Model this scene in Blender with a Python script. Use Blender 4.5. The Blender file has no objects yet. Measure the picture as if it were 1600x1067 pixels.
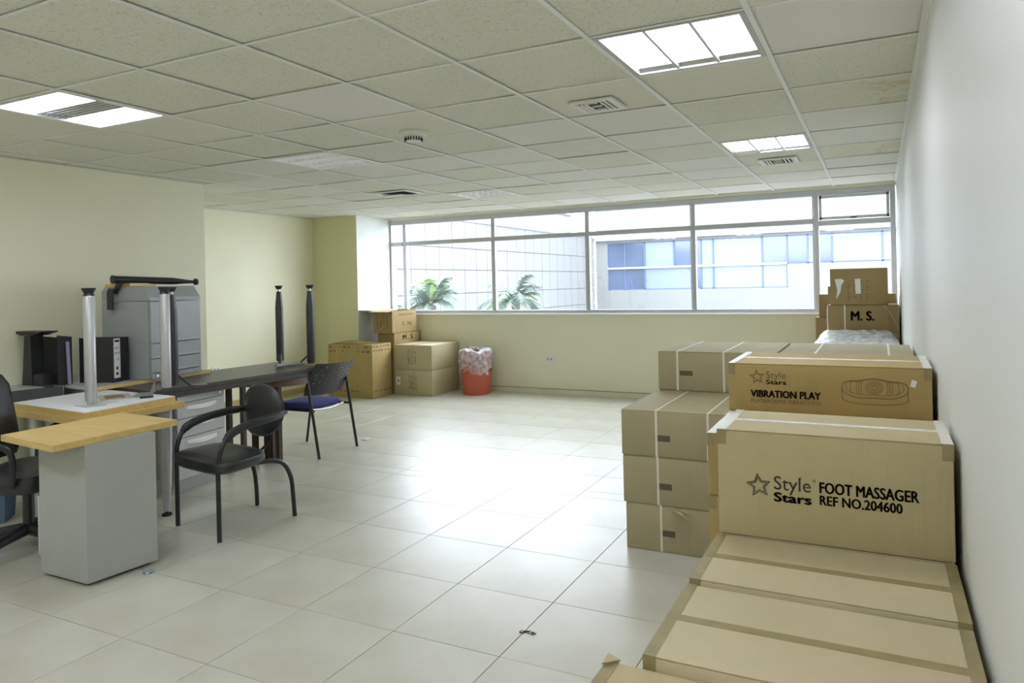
import bpy, bmesh, math, random
from mathutils import Vector, Matrix, Euler
R = random.Random(7)
PI = math.pi
sc = bpy.context.scene
COL = sc.collection

# ------------------------------------------------------------------ camera
CAM_H = 1.4242
cr, cu, cf = Vector((0.8973, 0.4409, -0.0225)), Vector((0.0202, 0.0099, 0.9997)), Vector((-0.4410, 0.8975, 0.0))
cf.normalize(); cr = (cr - cf * cr.dot(cf)).normalized(); cu = cr.cross(cf).normalized()
cam_data = bpy.data.cameras.new('camera')
cam = bpy.data.objects.new('camera', cam_data); COL.objects.link(cam)
M = Matrix((cr, cu, -cf)).transposed().to_4x4(); M.translation = (0, 0, CAM_H)
cam.matrix_world = M
cam_data.sensor_width = 36; cam_data.lens = 24.843
cam_data.shift_x = -0.01871; cam_data.shift_y = -0.0565
cam_data.clip_start = 0.02; cam_data.clip_end = 500
sc.camera = cam

# ------------------------------------------------------------------ sky, view
world = bpy.data.worlds.new('sky'); sc.world = world; world.use_nodes = True
bg = world.node_tree.nodes['Background']
bg.inputs[0].default_value = (0.885, 0.935, 1.0, 1); bg.inputs[1].default_value = 6.3
sc.view_settings.view_transform = 'Standard'; sc.view_settings.look = 'None'
sc.view_settings.gamma = 1; sc.view_settings.use_curve_mapping = False
sc.view_settings.exposure = 1.0
LAMP = 9.8          # radiance of the lit fluorescent panels
try:
    sc.cycles.use_denoising = True
    sc.cycles.max_bounces = 10; sc.cycles.diffuse_bounces = 6; sc.cycles.transparent_max_bounces = 16
    sc.cycles.sample_clamp_indirect = 6
except Exception: pass
# sampling portal in the window opening (guides the sky light, gives none itself)
pl = bpy.data.lights.new('window_portal', 'AREA'); pl.shape = 'RECTANGLE'; pl.size = 6.5; pl.size_y = 1.4
pl.cycles.is_portal = True
po = bpy.data.objects.new('window_portal', pl); COL.objects.link(po)
po.location = (-3.09, 8.36, 1.7); po.rotation_euler = (math.radians(-90), 0, 0)

# ------------------------------------------------------------------ materials
def lin(c):
    return tuple(((v/255)/12.92 if v/255 <= .04045 else ((v/255+.055)/1.055)**2.4) for v in c) + (1,)
MATS = {}
def mat(name, col, rough=.6, metal=0, spec=.5, var=0, vscale=4, bump=0, bscale=60, stretch=None, col2=None, fac=(.4,.6), emit=0, coat=0, alpha=1):
    if name in MATS: return MATS[name]
    m = bpy.data.materials.new(name); m.use_nodes = True; nt = m.node_tree; N = nt.nodes; L = nt.links
    p = N['Principled BSDF']
    p.inputs['Roughness'].default_value = rough; p.inputs['Metallic'].default_value = metal
    p.inputs['Specular IOR Level'].default_value = spec
    if coat: p.inputs['Coat Weight'].default_value = coat; p.inputs['Coat Roughness'].default_value = .15
    if alpha < 1: p.inputs['Alpha'].default_value = alpha
    tc = N.new('ShaderNodeTexCoord'); mp = N.new('ShaderNodeMapping'); L.new(tc.outputs['Object'], mp.inputs[0])
    if stretch: mp.inputs['Scale'].default_value = stretch
    c = lin(col)
    if col2 or var:
        n = N.new('ShaderNodeTexNoise'); n.inputs['Scale'].default_value = vscale; n.inputs['Detail'].default_value = 5
        L.new(mp.outputs[0], n.inputs['Vector'])
        rp = N.new('ShaderNodeValToRGB'); L.new(n.outputs['Fac'], rp.inputs[0])
        rp.color_ramp.elements[0].position = fac[0]; rp.color_ramp.elements[1].position = fac[1]
        rp.color_ramp.elements[0].color = c
        rp.color_ramp.elements[1].color = lin(col2) if col2 else tuple(min(1, v*(1-var)) for v in c[:3]) + (1,)
        L.new(rp.outputs[0], p.inputs['Base Color'])
    else:
        p.inputs['Base Color'].default_value = c
    if emit: p.inputs['Emission Color'].default_value = c; p.inputs['Emission Strength'].default_value = emit
    if bump:
        n2 = N.new('ShaderNodeTexNoise'); n2.inputs['Scale'].default_value = bscale; n2.inputs['Detail'].default_value = 3
        L.new(mp.outputs[0], n2.inputs['Vector'])
        b = N.new('ShaderNodeBump'); b.inputs['Strength'].default_value = bump; b.inputs['Distance'].default_value = .01
        L.new(n2.outputs['Fac'], b.inputs['Height']); L.new(b.outputs[0], p.inputs['Normal'])
    MATS[name] = m; return m
wall_m = mat('cream_wall_paint', (232, 229, 202), .55, var=.03, vscale=1.2, bump=.04, bscale=25)
wally_m = mat('yellow_wall_paint', (224, 220, 178), .55, var=.03, vscale=1.2, bump=.04, bscale=25)
wall_daylit_m = mat('daylit_wall_paint', (226, 229, 226), .5, var=.02, vscale=1.0, bump=.04, bscale=12)  # paler tone for right wall and pier side, window daylight put into the colour
base_m = mat('baseboard_cream', (222, 217, 190), .5, var=.05)
based_m = mat('joint_dark', (105, 98, 82), .8)
tan_m = mat('baseboard_tan', (196, 170, 122), .5, var=.1)
grout_m = mat('grout', (104, 99, 88), .9)
tile_m = mat('porcelain_floor_tile', (200, 199, 186), .31, spec=.78, col2=(186, 184, 168), vscale=2.2, fac=(.35, .7))
rail_m = mat('white_grid_rail', (236, 238, 236), .4)
slab_m = mat('concrete_slab', (150, 150, 145), .9)
def ceiling_tile_mat(name, col, spk, strength, stain=False):
    m = bpy.data.materials.new(name); m.use_nodes = True; nt = m.node_tree; N = nt.nodes; L = nt.links
    p = N['Principled BSDF']; p.inputs['Roughness'].default_value = .9; p.inputs['Specular IOR Level'].default_value = .2
    tc = N.new('ShaderNodeTexCoord'); oi = N.new('ShaderNodeObjectInfo')
    ad = N.new('ShaderNodeVectorMath'); ad.operation = 'ADD'; L.new(tc.outputs['Object'], ad.inputs[0]); L.new(oi.outputs['Location'], ad.inputs[1])
    n = N.new('ShaderNodeTexNoise'); n.inputs['Scale'].default_value = 95; n.inputs['Detail'].default_value = 4; n.inputs['Roughness'].default_value = .65
    n.inputs['Distortion'].default_value = 1.3; L.new(ad.outputs[0], n.inputs['Vector'])
    r = N.new('ShaderNodeValToRGB'); r.color_ramp.elements[0].position = .56; r.color_ramp.elements[1].position = .66
    r.color_ramp.elements[0].color = lin(col); r.color_ramp.elements[1].color = lin(spk); L.new(n.outputs['Fac'], r.inputs[0])
    out = r.outputs[0]
    if stain:
        n3 = N.new('ShaderNodeTexNoise'); n3.inputs['Scale'].default_value = 4.5; n3.inputs['Detail'].default_value = 3; n3.inputs['Distortion'].default_value = .8
        L.new(ad.outputs[0], n3.inputs['Vector'])
        r3 = N.new('ShaderNodeValToRGB'); cr3 = r3.color_ramp
        cr3.elements[0].position = .53; cr3.elements[0].color = (0, 0, 0, 1); cr3.elements[1].position = .60; cr3.elements[1].color = (.3, .3, .3, 1)
        e = cr3.elements.new(.575); e.color = (1, 1, 1, 1); L.new(n3.outputs['Fac'], r3.inputs[0])
        sx3 = N.new('ShaderNodeSeparateXYZ'); L.new(tc.outputs['Object'], sx3.inputs[0]); mr = N.new('ShaderNodeMapRange'); mr.inputs[1].default_value = .02; mr.inputs[2].default_value = .12; L.new(sx3.outputs[0], mr.inputs[0])
        mu = N.new('ShaderNodeMath'); mu.operation = 'MULTIPLY'; L.new(r3.outputs[0], mu.inputs[0]); L.new(mr.outputs[0], mu.inputs[1]); mu2 = N.new('ShaderNodeMath'); mu2.operation = 'MULTIPLY'; mu2.inputs[1].default_value = .75; L.new(mu.outputs[0], mu2.inputs[0])
        mx = N.new('ShaderNodeMixRGB'); mx.inputs[2].default_value = lin((204, 190, 146)); L.new(mu2.outputs[0], mx.inputs[0]); L.new(out, mx.inputs[1]); out = mx.outputs[0]
    L.new(out, p.inputs['Base Color'])
    b = N.new('ShaderNodeBump'); b.inputs['Strength'].default_value = strength; b.inputs['Distance'].default_value = .004; b.invert = True
    L.new(r.outputs[0], b.inputs['Height']); L.new(b.outputs[0], p.inputs['Normal'])
    return m
ct_fiss = ceiling_tile_mat('fissured_tile', (229, 230, 218), (184, 184, 166), .5)
ct_fine = ceiling_tile_mat('fine_tile', (229, 229, 217), (212, 211, 196), .25)
ct_smooth = ceiling_tile_mat('smooth_tile', (232, 232, 227), (227, 227, 221), .08)
ct_stain = ceiling_tile_mat('stained_tile', (231, 230, 216), (196, 193, 172), .45, True)
alu_m = mat('aluminium', (196, 198, 204), .35, metal=.55)
sillw_m = mat('white_sill', (240, 240, 242), .35)
plastic_w = mat('white_plastic', (232, 232, 228), .4)
vent_dark = mat('duct_dark', (34, 34, 33), .7)
mirror_m = mat('louvre_aluminium', (205, 208, 212), .22, metal=.9)
def emis(name, col, strength):
    m = bpy.data.materials.new(name); m.use_nodes = True; nt = m.node_tree; N = nt.nodes
    p = N['Principled BSDF']; p.inputs['Base Color'].default_value = (.8, .8, .8, 1)
    p.inputs['Emission Color'].default_value = lin(col); p.inputs['Emission Strength'].default_value = strength
    return m
lit_m = emis('lit_diffuser', (240, 243, 255), LAMP)
litw_m = emis('lit_diffuser_warm', (255, 240, 196), LAMP*.12)
tube_m = emis('lit_tube_dim', (240, 243, 255), 1.6)
def glass_mat():
    m = bpy.data.materials.new('window_glass'); m.use_nodes = True; nt = m.node_tree; N = nt.nodes; L = nt.links
    N.remove(N['Principled BSDF']); o = N['Material Output']
    t = N.new('ShaderNodeBsdfTransparent'); t.inputs[0].default_value = (.96, .98, 1, 1)
    g = N.new('ShaderNodeBsdfGlossy'); g.inputs['Roughness'].default_value = .02
    mx = N.new('ShaderNodeMixShader'); mx.inputs[0].default_value = .06
    L.new(t.outputs[0], mx.inputs[1]); L.new(g.outputs[0], mx.inputs[2]); L.new(mx.outputs[0], o.inputs[0]); return m
glass_m = glass_mat()
def film_mat(name, fac, tint, rough=.25, bump=.8):
    m = bpy.data.materials.new(name); m.use_nodes = True; nt = m.node_tree; N = nt.nodes; L = nt.links
    p = N['Principled BSDF']; o = N['Material Output']
    p.inputs['Base Color'].default_value = lin(tint); p.inputs['Roughness'].default_value = rough
    t = N.new('ShaderNodeBsdfTransparent'); mx = N.new('ShaderNodeMixShader')
    n = N.new('ShaderNodeTexNoise'); n.inputs['Scale'].default_value = 9; n.inputs['Detail'].default_value = 6; n.inputs['Distortion'].default_value = 1.5
    r = N.new('ShaderNodeMapRange'); r.inputs[1].default_value = .35; r.inputs[2].default_value = .68; r.inputs[3].default_value = max(0, fac-.3); r.inputs[4].default_value = min(1, fac+.35)
    tc = N.new('ShaderNodeTexCoord'); L.new(tc.outputs['Object'], n.inputs['Vector']); L.new(n.outputs['Fac'], r.inputs[0]); L.new(r.outputs[0], mx.inputs[0])
    b = N.new('ShaderNodeBump'); b.inputs['Strength'].default_value = bump; b.inputs['Distance'].default_value = .02; L.new(n.outputs['Fac'], b.inputs['Height']); L.new(b.outputs[0], p.inputs['Normal'])
    L.new(t.outputs[0], mx.inputs[1]); L.new(p.outputs[0], mx.inputs[2]); L.new(mx.outputs[0], o.inputs[0]); return m
film_m = film_mat('plastic_film', .72, (226, 228, 230), .3, .25)
bag_m = film_mat('bin_liner_film', .48, (228, 230, 238), .3, .25)
def card_mat(name, col, var=.10, stretch=(1, 6, 6)):
    """corrugated board: fine flutes, broad tonal variation and faint creases"""
    m = bpy.data.materials.new(name); m.use_nodes = True; nt = m.node_tree; N = nt.nodes; L = nt.links
    p = N['Principled BSDF']; p.inputs['Roughness'].default_value = .58; p.inputs['Specular IOR Level'].default_value = .3
    tc = N.new('ShaderNodeTexCoord'); oi = N.new('ShaderNodeObjectInfo')
    ad = N.new('ShaderNodeVectorMath'); ad.operation = 'ADD'; L.new(tc.outputs['Object'], ad.inputs[0]); L.new(oi.outputs['Location'], ad.inputs[1])
    n = N.new('ShaderNodeTexNoise'); n.inputs['Scale'].default_value = 3.2; n.inputs['Detail'].default_value = 7; n.inputs['Roughness'].default_value = .6; L.new(ad.outputs[0], n.inputs['Vector'])
    r = N.new('ShaderNodeValToRGB'); r.color_ramp.elements[0].position = .35; r.color_ramp.elements[1].position = .7
    r.color_ramp.elements[0].color = lin(col); r.color_ramp.elements[1].color = tuple(v*(1-var) for v in lin(col)[:3]) + (1,)
    L.new(n.outputs['Fac'], r.inputs[0]); L.new(r.outputs[0], p.inputs['Base Color'])
    mp = N.new('ShaderNodeMapping'); mp.inputs['Scale'].default_value = (26, 1.2, 1.2); L.new(ad.outputs[0], mp.inputs[0])
    n2 = N.new('ShaderNodeTexNoise'); n2.inputs['Scale'].default_value = 1.0; n2.inputs['Detail'].default_value = 3; L.new(mp.outputs[0], n2.inputs['Vector'])
    b = N.new('ShaderNodeBump'); b.inputs['Strength'].default_value = .6; b.inputs['Distance'].default_value = .007; L.new(n2.outputs['Fac'], b.inputs['Height'])
    L.new(b.outputs[0], p.inputs['Normal']); return m
card = card_mat('cardboard_tan', (184, 171, 130))
card_w = card_mat('cardboard_golden', (174, 151, 98))
card_g = card_mat('cardboard_greyish', (169, 159, 125))
card_d = card_mat('cardboard_brown', (158, 136, 93))
card_l = card_mat('cardboard_pale', (192, 180, 144))
tape_m = mat('clear_tape', (196, 187, 158), .18, spec=.8, var=.12, vscale=20)
tapeb_m = mat('buff_tape', (152, 139, 98), .3, var=.12, vscale=15)
tapew_m = mat('glossy_white_tape', (216, 212, 198), .15, spec=.8, var=.1, vscale=25)
strap_m = mat('white_strapping', (222, 216, 200), .35)
ink_m = mat('dark_ink', (52, 46, 38), .8)
inkf_m = mat('faint_ink', (120, 100, 66), .8)
paper_m = mat('white_paper', (232, 230, 226), .6, var=.04)
patch_m = mat('grey_brown_label', (92, 80, 62), .6)
grey_m = mat('grey_laminate', (168, 171, 166), .5, var=.04, vscale=3)
greyd_m = mat('grey_metal', (156, 160, 160), .38, spec=.5, var=.04)
greyl_m = mat('light_grey_metal', (183, 186, 186), .36)
silver_m = mat('silver_paint', (188, 190, 192), .3, metal=.45)
wood_m = mat('maple_laminate', (212, 184, 120), .42, col2=(204, 174, 108), vscale=3, stretch=(1, 12, 12))
white_m = mat('white_board', (226, 228, 230), .45, var=.03)
dark_m = mat('dark_laminate', (84, 80, 76), .36, col2=(70, 66, 62), vscale=5, stretch=(1, 14, 1))
darke_m = mat('dark_edge', (62, 59, 58), .45)
greye_m = mat('charcoal_edge', (74, 78, 80), .5)
brown_m = mat('dark_brown_wood', (74, 54, 44), .35, col2=(54, 38, 32), vscale=6, stretch=(8, 8, 1))
browne_m = mat('brown_wood_edge', (104, 80, 68), .4)
blk_m = mat('black_plastic', (34, 35, 37), .42)
blkm_m = mat('black_steel', (30, 31, 34), .3, spec=.6)
leath_m = mat('black_leatherette', (38, 40, 42), .33, spec=.6, bump=.12, bscale=90)
gunm_m = mat('charcoal_steel', (76, 77, 82), .35, metal=.5)
blue_m = mat('blue_seat_fabric', (62, 66, 142), .8, var=.15, vscale=60, bump=.2, bscale=250)
lilac_m = mat('lilac_edge', (150, 142, 178), .6)
chrome_m = mat('chrome', (215, 215, 220), .18, metal=.9)
red_m = mat('red_plastic', (192, 92, 70), .4, var=.06)
bluebin_m = mat('blue_bin_plastic', (92, 116, 146), .5)
navy_m = mat('navy_edge', (52, 54, 84), .5)

# ------------------------------------------------------------------ object helpers
ORG = {}
def link(o, parent=None):
    COL.objects.link(o)
    if parent is not None: o.parent = parent
    return o
def tag(o, label=None, cat=None, group=None, kind=None):
    if label: o['label'] = label
    if cat: o['category'] = cat
    if group: o['group'] = group
    if kind: o['kind'] = kind
    return o
def thing(name, label, cat, loc, rotz=0, group=None, local=False):
    o = bpy.data.objects.new(name, None); link(o); o.location = loc; o.rotation_euler = (0, 0, rotz); o.empty_display_size = .1
    ORG[o.name] = Vector((0, 0, 0)) if (local or rotz) else Vector(loc)
    return tag(o, label, cat, group)
def struct(name, loc=(0, 0, 0)):
    o = bpy.data.objects.new(name, None); link(o); o.location = loc; ORG[o.name] = Vector(loc); o['kind'] = 'structure'; return o
def org(p):
    while p is not None and p.name not in ORG: p = p.parent
    return ORG[p.name] if p is not None else Vector((0, 0, 0))

class MB:
    def __init__(s): s.bm = bmesh.new()
    def box(s, x0, y0, z0, x1, y1, z1, bev=0, seg=1, rot=None, piv=None):
        vs = [s.bm.verts.new(v) for v in ((x0,y0,z0),(x1,y0,z0),(x1,y1,z0),(x0,y1,z0),(x0,y0,z1),(x1,y0,z1),(x1,y1,z1),(x0,y1,z1))]
        fs = [s.bm.faces.new([vs[i] for i in f]) for f in ((3,2,1,0),(4,5,6,7),(0,1,5,4),(1,2,6,5),(2,3,7,6),(3,0,4,7))]
        out = vs
        if bev:
            es = set(e for f in fs for e in f.edges)
            r = bmesh.ops.bevel(s.bm, geom=list(es), offset=bev, segments=seg, profile=.5, affect='EDGES', clamp_overlap=True)
            out = list(set(v for v in r['verts']) | set(v for v in vs if v.is_valid))
        if rot:
            c = Vector(piv) if piv else Vector(((x0+x1)/2, (y0+y1)/2, (z0+z1)/2))
            bmesh.ops.rotate(s.bm, verts=[v for v in out if v.is_valid], cent=c, matrix=Euler(rot).to_matrix())
        return s
    def prism(s, pts, z0, z1, axis='z'):
        def P(a, b, c):
            return (a, b, c) if axis == 'z' else ((c, a, b) if axis == 'x' else (a, c, b))
        lo = [s.bm.verts.new(P(a, b, z0)) for a, b in pts]; hi = [s.bm.verts.new(P(a, b, z1)) for a, b in pts]
        n = len(pts); s.bm.faces.new(lo[::-1]); s.bm.faces.new(hi)
        for i in range(n): s.bm.faces.new((lo[i], lo[(i+1) % n], hi[(i+1) % n], hi[i]))
        return s
    def tube(s, pts, r, n=10, caps=True, flat=1.0):
        pts = [Vector(p) for p in pts]; rs = r if isinstance(r, (list, tuple)) else [r]*len(pts)
        rings = []; up0 = None
        for i, p in enumerate(pts):
            d = (pts[min(i+1, len(pts)-1)] - pts[max(i-1, 0)]).normalized()
            if up0 is None:
                up0 = Vector((0, 0, 1)) if abs(d.z) < .9 else Vector((0, 1, 0))
            a = (up0 - d*up0.dot(d))
            if a.length < 1e-4: a = d.orthogonal()
            a.normalize(); b = d.cross(a); up0 = a
            rings.append([s.bm.verts.new(p + (a*math.cos(2*PI*k/n)*flat + b*math.sin(2*PI*k/n))*rs[i]) for k in range(n)])
        for A, B in zip(rings, rings[1:]):
            for k in range(n): s.bm.faces.new((A[k], A[(k+1) % n], B[(k+1) % n], B[k]))
        if caps: s.bm.faces.new(rings[0][::-1]); s.bm.faces.new(rings[-1])
        return s
    def lathe(s, c, prof, n=32, sx=1, sy=1):
        rings = []
        for r_, z in prof:
            rings.append([s.bm.verts.new((c[0]+r_*sx*math.cos(2*PI*k/n), c[1]+r_*sy*math.sin(2*PI*k/n), c[2]+z)) for k in range(n)])
        for A, B in zip(rings, rings[1:]):
            for k in range(n): s.bm.faces.new((A[k], A[(k+1) % n], B[(k+1) % n], B[k]))
        s.bm.faces.new(rings[0][::-1]); s.bm.faces.new(rings[-1])
        return s
    def cyl(s, c, r, z0, z1, n=20): return s.lathe(c, [(r, z0), (r, z1)], n)
    def quad(s, a, b, c, d): s.bm.faces.new([s.bm.verts.new(v) for v in (a, b, c, d)]); return s
    def build(s, name, m, parent=None, smooth=False, extra=None, subsurf=0):
        o_ = org(parent) if parent is not None else Vector((0, 0, 0))
        if o_.length: bmesh.ops.translate(s.bm, verts=s.bm.verts, vec=-o_)
        bmesh.ops.recalc_face_normals(s.bm, faces=s.bm.faces)
        me = bpy.data.meshes.new(name)
        for f in s.bm.faces: f.smooth = smooth
        s.bm.to_mesh(me); s.bm.free(); me.materials.append(m)
        if smooth:
            try: me.set_sharp_from_angle(angle=math.radians(38))
            except Exception: pass
        o = bpy.data.objects.new(name, me); link(o, parent)
        if subsurf:
            md = o.modifiers.new('sub', 'SUBSURF'); md.levels = subsurf; md.render_levels = subsurf
        return o
def bezier(p, n=8):
    """smooth path through points (Catmull-Rom)"""
    p = [Vector(v) for v in p]; out = []
    for i in range(len(p)-1):
        a = p[max(i-1, 0)]; b = p[i]; c = p[i+1]; d = p[min(i+2, len(p)-1)]
        for k in range(n):
            t = k/n
            out.append(.5*((2*b) + (c-a)*t + (2*a-5*b+4*c-d)*t*t + (3*b-a-3*c+d)*t**3))
    out.append(p[-1]); return out
def lettering(text, x0, x1, z0, z1, y, m, parent, bold=0.0, name='lettering', face='-y'):
    """printed letters filling the rectangle x0..x1, z0..z1 on the front (-y) face at y"""
    cu_ = bpy.data.curves.new('t', 'FONT'); cu_.body = text; cu_.size = 1; cu_.resolution_u = 3
    to = bpy.data.objects.new('t', cu_); COL.objects.link(to)
    dg = bpy.context.evaluated_depsgraph_get(); me = bpy.data.meshes.new_from_object(to.evaluated_get(dg))
    bpy.data.objects.remove(to); bpy.data.curves.remove(cu_)
    xs = [v.co.x for v in me.vertices]; ys = [v.co.y for v in me.vertices]
    ax, bx, ay, by = min(xs), max(xs), min(ys), max(ys); O = org(parent)
    for v in me.vertices:
        u = x0 + (v.co.x-ax)/(bx-ax)*(x1-x0); w = z0 + (v.co.y-ay)/(by-ay)*(z1-z0)
        v.co = (Vector((u, y, w)) if face == '-y' else Vector((y, u, w))) - O
    if bold > 0:
        b_ = bmesh.new(); src = bmesh.new(); src.from_mesh(me); h = (z1-z0)*bold*2.2
        for dx, dz in ((-h, 0), (h, 0), (0, h*.6), (0, -h*.6)):
            tmp = me.copy()
            for v in tmp.vertices:
                v.co.z += dz
                if face == '-y': v.co.x += dx
                else: v.co.y += dx
            b_.from_mesh(tmp); bpy.data.meshes.remove(tmp)
        b_.to_mesh(me); b_.free(); src.free()
    me.materials.clear(); me.materials.append(m); me.name = name
    o = bpy.data.objects.new(name, me); link(o, parent); return o

# ------------------------------------------------------------------ the room shell
XR, XL, YB, YRET, XREC, YP, XP, YREAR = 0.187, -5.53, 8.28, 4.493, -7.12, 7.57, -6.345, -3.0
H = 2.40
def wall(name, x0, y0, x1, y1, m, z0=0, z1=H+.25):
    return tag(MB().box(x0, y0, z0, x1, y1, z1).build(name, m), kind='structure')
wall('wall_right', XR, YREAR, XR+.12, YB+.16, wall_daylit_m)
wall('wall_left', XL-.12, YREAR, XL, YRET, wall_m)
wall('wall_left_return', XREC-.12, YRET-.12, XL-.12, YRET, wall_m)
wall('wall_left_recess', XREC-.12, YRET, XREC, YP, wall_m)
wall('wall_pier', XREC-.12, YP, XP-.006, YB+.16, wally_m)
wall('wall_pier_side', XP-.006, YP+.001, XP, YB+.16, wall_daylit_m)  # thin skin on the pier, its paler colour stands for the window light
wall('wall_rear', XL-.12, YREAR-.12, XR+.12, YREAR, wall_m)
ZS, ZH = 1.035, 2.375      # sill and head of the window
wall('wall_back', XP, YB, XR, YB+.16, wall_m, 0, ZS)
wall('wall_back_head', XP, YB, XR, YB+.16, wall_m, ZH, H+.25)
REG = [(XL, YREAR, XR, YRET), (XREC, YRET, XR, YP), (XP, YP, XR, YB)]
def clip(x0, y0, x1, y1):
    out = []
    for a, b, c, d in REG:
        u0, v0, u1, v1 = max(x0, a), max(y0, b), min(x1, c), min(y1, d)
        if u1-u0 > .03 and v1-v0 > .03: out.append((u0, v0, u1, v1))
    return out
# floor: base, tiles one by one
floor = struct('floor')
g = MB()
for a, b, c, d in REG: g.box(a, b, -.15, c, d, -.0035)
g.build('grout_bed', grout_m, floor)
cache = {}
FX, FY, FS = -2.331, 2.36, .5
for j in range(-4, 13):
    for i in range(-11, 6):
        for (x0, y0, x1, y1) in clip(FX+FS*i, FY+FS*j, FX+FS*(i+1), FY+FS*(j+1)):
            sx, sy = x1-x0-.003, y1-y0-.003; k = (round(sx, 3), round(sy, 3))
            if k not in cache:
                o = MB().box(-sx/2, -sy/2, -.01, sx/2, sy/2, 0, bev=.0009).build('floor_tile', tile_m, floor); cache[k] = o.data
            else: o = link(bpy.data.objects.new('floor_tile', cache[k]), floor)
            o.location = ((x0+x1)/2, (y0+y1)/2, 0)
            o.rotation_euler = (R.uniform(-.0012, .0012), R.uniform(-.0012, .0012), 0)
g = MB(); g.box(XL, YREAR, -.01, XR, FY-4*FS, 0); g.build('floor_slab', tile_m, floor)
# ceiling: tiles, rails
ceil = struct('ceiling', (0, 0, H))
CX, CY, CSX, CSY = -.4064, 2.6447, .6172, .6162
fixt = {(-1, -4): 'lamp', (-4, -4): 'lamp', (-7, -4): 'lamp', (-1, -7): 'lamp', (-5, -7): 'lamp', (-1, 0): 'lamp', (-1, 4): 'lamp', (-6, -1): 'louvre_lit', (-6, 2): 'louvre', (-6, 6): 'louvre'}
SM = {(0, 0): ct_smooth, (0, 1): ct_fiss, (0, 2): ct_stain, (0, 3): ct_smooth, (0, 4): ct_smooth, (0, 5): ct_stain, (0, 6): ct_smooth, (0, 7): ct_smooth, (0, 8): ct_smooth,
      (-1, -1): ct_fiss, (-1, 1): ct_fine, (-1, 2): ct_fiss, (-1, 3): ct_fine, (-1, 5): ct_fiss, (-1, 6): ct_fine,
      (-2, -1): ct_fiss, (-2, 0): ct_fiss, (-2, 1): ct_fine, (-2, 2): ct_smooth, (-2, 3): ct_smooth, (-2, 4): ct_fiss, (-2, 5): ct_smooth, (-2, 6): ct_smooth,
      (-3, -1): ct_fiss, (-3, 0): ct_fiss, (-3, 1): ct_fiss, (-3, 2): ct_smooth, (-3, 3): ct_fiss, (-3, 4): ct_fine,
      (-4, 0): ct_smooth, (-4, 1): ct_fine, (-4, 2): ct_fiss, (-4, 3): ct_smooth, (-4, -1): ct_fiss, (-5, -1): ct_fiss, (-5, 0): ct_fiss}
ccache = {}
for j in range(-8, 10):
    for i in range(-11, 1):
        if (i, j) in fixt: continue
        for (x0, y0, x1, y1) in clip(CX+CSX*i, CY+CSY*j, CX+CSX*(i+1), CY+CSY*(j+1)):
            m = SM.get((i, j)) or (R.choice([ct_fiss, ct_fiss, ct_fine]) if j < 2 else R.choice([ct_smooth, ct_smooth, ct_fine, ct_fiss]) if j < 6 else R.choice([ct_smooth, ct_fine]))
            sx, sy = x1-x0-.004, y1-y0-.004; k = (round(sx, 3), round(sy, 3), m.name)
            if k not in ccache:
                o = MB().box(-sx/2, -sy/2, .001, sx/2, sy/2, .016, bev=.002).build('ceiling_tile', m, None); o.parent = ceil; ccache[k] = o.data
            else: o = link(bpy.data.objects.new('ceiling_tile', ccache[k]), ceil)
            o.location = ((x0+x1)/2, (y0+y1)/2, 0)
            o.rotation_euler = (R.uniform(-.006, .006), R.uniform(-.006, .006), 0); o.location.z = R.uniform(.001, .006)
g = MB(); g.box(XL, YREAR, H+.002, XR, CY-8*CSY, H+.016); g.build('ceiling_panel', ct_fine, ceil)
g = MB()
for a, b, c, d in REG: g.box(a, b, H+.22, c, d, H+.3)
g.build('soffit_slab', slab_m, ceil)
for i in range(-11, 1):      # main rails run towards the window
    x = CX+CSX*i
    for a, b, c, d in REG:
        if a < x < c:
            v0 = max(b, CY-8*CSY)
            MB().box(x-.011, v0, H-.0035, x+.011, d, H).build('ceiling_rail', rail_m, ceil)
for j in range(-8, 10):
    y = CY+CSY*j
    for a, b, c, d in REG:
        if b <= y < d-.01:
            g = MB()
            for i in range(-12, 1):
                u0, u1 = max(a, CX+CSX*i+.0125), min(c, CX+CSX*(i+1)-.0125)
                if u1 > u0+.02: g.box(u0, y-.0075, H-.0025, u1, y+.0075, H+.0005)
            g.build('cross_rail', rail_m, ceil)
g = MB()
ang = [(XR-.022, y0 := CY-8*CSY), (XR, y0)]
g.box(XR-.022, y0, H-.003, XR, YB, H); g.box(XR-.003, y0, H-.024, XR, YB, H)
tag(g.build('trim_1', rail_m), kind='structure')
g = MB(); g.box(XP, YB-.02, H-.003, XR, YB, H); g.box(XL, y0, H-.003, XL+.02, YRET, H); g.box(XREC, YRET, H-.003, XREC+.02, YP, H)
tag(g.build('trim_2', rail_m), kind='structure')
# baseboards
g = MB(); g.box(XP, YB-.012, 0, XR, YB, .062); tag(g.build('baseboard_back', base_m), kind='structure')
g = MB(); g.box(XP, YB-.0125, .062, XR, YB, .067); tag(g.build('trim_3', based_m), kind='structure')
g = MB(); g.box(XREC, YRET, 0, XREC+.012, YP, .075); tag(g.build('baseboard_left', tan_m), kind='structure')
g = MB(); g.box(XREC, YP-.012, 0, XP, YP, .075); tag(g.build('baseboard_pier', base_m), kind='structure')

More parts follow.
